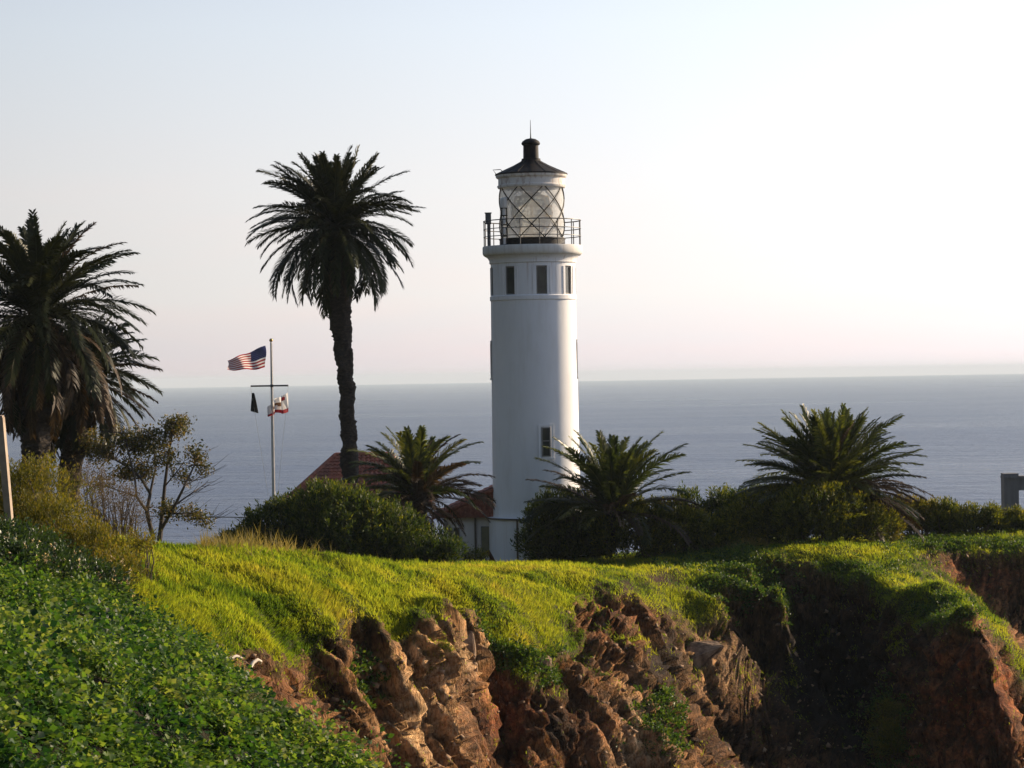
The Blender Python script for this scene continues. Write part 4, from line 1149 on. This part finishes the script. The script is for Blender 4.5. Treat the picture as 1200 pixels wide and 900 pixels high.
def fronds(specs, centre, seed, nl=66, lf=0.60, width=0.055):
    """specs: rows of azimuth, elevation, length, droop; returns verts, faces, rnd"""
    rg = np.random.default_rng(seed)
    Vs, Fs, Rr = [], [], []
    base = 0
    for (az, el, L, dr, hue) in specs:
        S = 22
        s = np.linspace(0, 1, S + 1)
        e = el - dr * s ** 1.35
        curl = rg.normal() * 0.12
        aa = az + curl * s
        t_ = np.stack([np.cos(aa) * np.cos(e), np.sin(aa) * np.cos(e), np.sin(e)], 1)
        pts_ = np.concatenate([[np.zeros(3)], np.cumsum((t_[:-1] + t_[1:]) / 2 * (L / S), 0)]) + centre
        side = np.stack([-np.sin(aa), np.cos(aa), 0 * aa], 1)
        twist = rg.normal() * 0.3
        up = np.cross(side, t_) * -1
        up = np.where(up[:, 2:3] < 0, -up, up)
        side = side * math.cos(twist) + up * math.sin(twist)
        up = np.cross(t_, side); up = np.where((up[:, 2:3] < 0), -up, up)
        # midrib, a flat tapering three-sided stalk
        rw = (0.045 * (1 - 0.85 * s))[:, None]
        rib = np.stack([pts_ - side * rw, pts_ + side * rw, pts_ - up * rw * 0.8], 1).reshape(-1, 3)
        q = np.arange(S)[:, None] * 3
        f_ = np.concatenate([q + [0, 1, 4], q + [0, 4, 3], q + [1, 2, 5], q + [1, 5, 4], q + [2, 0, 3], q + [2, 3, 5]], 0)
        Vs.append(rib); Fs.append(f_ + base); Rr.append(np.full(len(rib), min(1, hue + 0.25))); base += len(rib)
        # leaflets
        u = np.clip(np.linspace(0.10, 0.995, nl) + rg.normal(size=nl) * 0.006, 0, 1)
        for sg in (-1, 1):
            P0 = np.stack([np.interp(u, s, pts_[:, k]) for k in range(3)], 1)
            T0 = np.stack([np.interp(u, s, t_[:, k]) for k in range(3)], 1)
            S0 = np.stack([np.interp(u, s, side[:, k]) for k in range(3)], 1) * sg
            U0 = np.stack([np.interp(u, s, up[:, k]) for k in range(3)], 1)
            ln = lf * (0.35 + 0.65 * np.sin(np.pi * np.clip(u * 0.86 + 0.12, 0, 1)) ** 0.8) * (0.85 + 0.3 * rg.random(nl)) * (L / 4.0) ** 0.5
            fw = (0.80 + 0.90 * u)[:, None]
            d = S0 + T0 * fw + U0 * (0.05 + 0.5 * rg.random((nl, 1))) + rg.normal(size=(nl, 3)) * 0.10
            d /= np.linalg.norm(d, axis=1, keepdims=True)
            tip = P0 + d * ln[:, None]; tip[:, 2] -= ln * (0.12 + 0.16 * rg.random(nl))
            mid = P0 + d * (ln * 0.5)[:, None]
            wv = np.cross(d, U0 + S0 * 0.4); wv /= np.linalg.norm(wv, axis=1, keepdims=True) + 1e-9
            wv = wv * width * 0.5
            lv = np.stack([P0 - wv * .6, P0 + wv * .6, mid + wv, mid - wv, tip], 1).reshape(-1, 3)
            q = np.arange(nl)[:, None] * 5 + base
            Fs.append(np.concatenate([q + [0, 1, 2], q + [0, 2, 3], q + [3, 2, 4]], 0))
            Vs.append(lv); base += len(lv)
            Rr.append(np.repeat(np.clip(hue + rg.normal(size=nl) * 0.10, 0, 1), 5))
    return np.concatenate(Vs), np.concatenate(Fs), np.concatenate(Rr)
def palm_trunk(pts_, radii, seed):
    """a rough trunk with diamond leaf scars"""
    rg = np.random.default_rng(seed)
    B = MB(); n = 30
    rings = 150
    P_ = np.array([tuple(q) for q in pts_]); cum = np.concatenate([[0], np.cumsum(np.linalg.norm(np.diff(P_, axis=0), axis=1))])
    ss = np.linspace(0, cum[-1], rings)
    ctr = np.stack([np.interp(ss, cum, P_[:, k]) for k in range(3)], 1); rad_ = np.interp(ss, cum, radii)
    V = []
    for i in range(rings):
        for k in range(n):
            a = 2 * math.pi * k / n
            scar = abs(math.sin(6.5 * a + ss[i] * 7.0)) * abs(math.sin(6.5 * a - ss[i] * 7.0))
            r_ = rad_[i] * (0.92 + 0.15 * scar) + rg.normal() * 0.02
            V.append(ctr[i] + (r_ * math.cos(a), r_ * math.sin(a), 0.0))
    V = np.array(V)
    V += np.stack([fbm(V * 2.2 + 5, 3, seed), fbm(V * 2.2 + 9, 3, seed + 1), 0 * V[:, 0]], 1) * 0.15
    idx_ = np.arange(rings * n).reshape(rings, n)
    f_ = np.stack([idx_[:-1], np.roll(idx_[:-1], -1, 1), np.roll(idx_[1:], -1, 1), idx_[1:]], 2).reshape(-1, 4)
    return V, f_
def palm(label, base, pxtrunk, radii, centre, d, n, L, el, droop, seed, dead=0, deadrange=(-60, -35), dry=None, mat=None, group=None, lf=0.62, width=0.066, skip=None, ecurve=1.0):
    b_ = P(*base, d); root = thing('palm_tree', label, 'palm tree', b_, group)
    rg = np.random.default_rng(seed)
    pts_ = [P(x_, y_, d) - b_ for x_, y_ in pxtrunk]
    V, f_ = palm_trunk(pts_, radii, seed)
    mesh_np('trunk', V, f_, m_ptrunk, root, smooth=True)
    c0 = np.array(P(*centre, d) - b_)
    live, brown = [], []
    for i in range(n):
        q = (i + 0.5) / n
        az = i * 2.39996 + rg.normal() * 0.12
        e_ = R(el[0] + (el[1] - el[0]) * q ** ecurve + rg.normal() * 4)
        sp = (az, e_, L * (0.86 + 0.2 * rg.random()) * (0.82 + 0.18 * min(1, q * 4)), R(droop) * (0.65 + 0.6 * q + 0.24 * rg.normal()), 0.38 + 0.16 * rg.normal())
        if skip and skip(az, e_): continue
        (brown if dry and rg.random() < dry(az, e_) else live).append(sp)
    for i in range(dead):
        az = i * 2.39996 + rg.normal() * 0.3
        e_ = R(deadrange[0] + (deadrange[1] - deadrange[0]) * rg.random())
        brown.append((az, e_, L * (0.6 + 0.3 * rg.random()), R(30 + 25 * rg.random()), 0.35 + 0.2 * rg.normal()))
    V, f_, r_ = fronds(live, c0, seed + 1, lf=lf, width=width)
    mesh_np('crown', V, f_, mat or m_frond, root, attrs={'rnd': r_})
    if brown:
        V, f_, r_ = fronds(brown, c0 - (0, 0, 0.15), seed + 2, lf=lf * 0.8, width=width)
        mesh_np('dead_fronds', V, f_, m_dead, root, attrs={'rnd': r_})
    return root
palm('tallest palm with a bare leaning trunk and full round crown', (411, 566), [(411,566),(409,520),(406,450),(401,395),(397,350),(393,300),(391,268)], [0.42,0.37,0.35,0.40,0.52,0.58,0.40], (391, 268), 126, 140, 4.4, (86, -38), 60, 501, dead=16, deadrange=(-75, -50))
palm('thick palm at the left edge with a brown skirt of dead fronds', (40, 580), [(40,580),(41,540),(43,470),(44,420),(44,372)], [0.50,0.52,0.62,0.70,0.45], (44, 372), 99, 128, 4.75, (86, -45), 60, 521, dead=44, deadrange=(-85, -40), group='palms at the left edge', dry=lambda a, e: 0.8 if e < R(-15) else 0.1)
palm('shorter palm behind the thick one, its crown hanging right', (82, 590), [(82,590),(83,550),(86,500),(88,455),(89,440)], [0.42,0.42,0.46,0.50,0.4], (89, 440), 103, 105, 3.45, (70, -50), 46, 541, dead=34, deadrange=(-88, -45), group='palms at the left edge', dry=lambda a, e: 0.6 if e < R(-10) else 0.1)
right = lambda a: math.cos(a) > 0.15
palm('young palm half dried out, between the dark shrub and the shed', (490, 625), [(490,625),(489,600),(488,582)], [0.40,0.42,0.30], (488, 584), 119, 60, 3.8, (87, 8), 56, 561, dry=lambda a, e: (0.9 if right(a) and e < R(52) else 0.28), mat=m_frond2, dead=9, deadrange=(-25, 5), lf=0.66)
palm('young palm with sparse arching fronds just right of the lighthouse', (716, 640), [(716,640),(717,615),(718,596)], [0.40,0.42,0.30], (718, 602), 122, 66, 4.45, (87, 6), 46, 585, dry=lambda a, e: (0.6 if right(a) and e < R(40) else 0.05), mat=m_frond2, lf=0.66, dead=5, deadrange=(5, 20))
palm('densest low palm, a wide dome browning on its right side', (966, 620), [(972,620),(973,598),(974,576)], [0.50,0.52,0.40], (974, 578), 124, 180, 4.65, (88, -4), 40, 603, dry=lambda a, e: (0.8 if math.cos(a) > 0.3 and e < R(32) else 0.02), mat=m_frond2, lf=0.62, ecurve=0.9)

# ---- boulders standing out of the cliff, and loose stones
m_rockb, t, b = new_mat('tan_boulder_rock')
p = t.n('ShaderNodeTexCoord').outputs['Object']
na = t.noise(t.mapping(p, (1, 1, .6)), 3.5, 6.0, 0.6); nb = t.noise(p, 14.0, 5.0)
t.put(b.inputs['Base Color'], t.ramp(na, [(0.3, (0.06, 0.032, 0.018)), (0.5, (0.20, 0.12, 0.065)), (0.7, (0.34, 0.23, 0.14))]))
b.inputs['Roughness'].default_value = 0.9
t.put(b.inputs['Normal'], t.bump(nb, 0.6, 0.04, t.bump(na, 0.6, 0.1)))
def hit(px_, py_, d0=60.0):
    for dd in np.arange(d0, 125.0, 0.25):
        q = P(px_, py_, dd)
        if q.z < ground([(q.x, q.y)])[0]:
            return dd
    return 125.0
def boulder(label, bx, by, d, rx, ry, seed, group=None):
    d = hit(bx, by) + 0.25 * rx * d / F
    rg = np.random.default_rng(seed)
    bm = bmesh.new()
    for _ in range(15):
        u = rg.normal(size=3); u /= np.linalg.norm(u)
        u = np.sign(u) * np.abs(u) ** 0.6
        bm.verts.new(u * 0.9)
    bmesh.ops.convex_hull(bm, input=bm.verts)
    for v_ in [x for x in bm.verts if not x.link_faces]:
        bm.verts.remove(v_)
    bmesh.ops.bevel(bm, geom=bm.edges[:], offset=0.06, segments=2, affect='EDGES')
    bmesh.ops.triangulate(bm, faces=bm.faces[:])
    bmesh.ops.subdivide_edges(bm, edges=[e_ for e_ in bm.edges if e_.calc_length() > 0.25], cuts=2, use_grid_fill=True)
    s = d / F
    P3 = np.array([tuple(v_.co) for v_ in bm.verts])
    P3 += (fbm(P3 * 2.2 + seed, 4, seed) * 0.12)[:, None] * P3
    for v_, q in zip(bm.verts, P3):
        v_.co = (q[0] * rx * s, q[1] * rx * s, q[2] * ry * s)
    me = bpy.data.meshes.new('boulder'); bm.to_mesh(me); bm.free()
    me.materials.append(m_rockb)
    o = bpy.data.objects.new('boulder', me); o.location = P(bx, by, d); link(o)
    return tag(o, label, 'boulder', group)
boulder('largest tan boulder, jutting out right of the lit rock spur', 543, 756, 80.0, 19, 24, 11)
boulder('narrow tan boulder hanging below the largest one', 554, 787, 80.3, 8, 14, 14)
boulder('rounded tan boulder half sunk in the grass above the red chute', 632, 778, 84, 17, 14, 21)
boulder('long slanted slab below the grass ledge', 826, 768, 102.6, 30, 20, 31)
ws = area / dist ** 2 * okv * (0.1 + facing) * np.clip(rk + br_, 0, 1) * (1 - cov)
NS = 1800
p_, nn, i, j = scatter(ws, NS)
ico = np.array([(0, 0, 1), (0.9, 0, 0.3), (-0.3, 0.85, 0.25), (-0.5, -0.75, 0.35), (0.4, 0.6, -0.5), (0.5, -0.6, -0.4), (-0.8, 0.1, -0.45)])
ifc = np.array([(0, 1, 2), (0, 2, 3), (0, 3, 1), (1, 4, 2), (2, 6, 3), (3, 5, 1), (1, 5, 4), (2, 4, 6), (3, 6, 5), (4, 5, 6)])
sc_ = (0.03 + 0.12 * rng.random(NS) ** 3)[:, None, None]
Vv = p_[:, None, :] + (ico[None] + rng.normal(size=(NS, 7, 3)) * 0.28) * sc_ * (1, 1, 0.8)
tag(mesh_np('loose_stones', Vv.reshape(-1, 3), (np.arange(NS)[:, None, None] * 7 + ifc[None]).reshape(-1, 3), m_rockb), kind='stuff')
HAZE_D = 7e-5
# ================================================================ sea haze
m_haze = bpy.data.materials.new('haze')
m_haze.use_nodes = True
t = NT(m_haze.node_tree)
m_haze.node_tree.nodes.remove(m_haze.node_tree.nodes['Principled BSDF'])
pv = t.n('ShaderNodeVolumePrincipled')
pv.inputs['Color'].default_value = (0.77, 0.90, 1.0, 1)
pv.inputs['Density'].default_value = HAZE_D
pv.inputs['Anisotropy'].default_value = 0.0
t.put(m_haze.node_tree.nodes['Material Output'].inputs['Volume'], pv.outputs[0])
hz = MB()
hz.box((0, s_ / 2, (SEA - 9 + 27) / 2), (2 * s_ + 400, s_ + 1200, 27 - (SEA - 9)))
hzo = hz.build('haze', m_haze)
tag(hzo, kind='stuff')
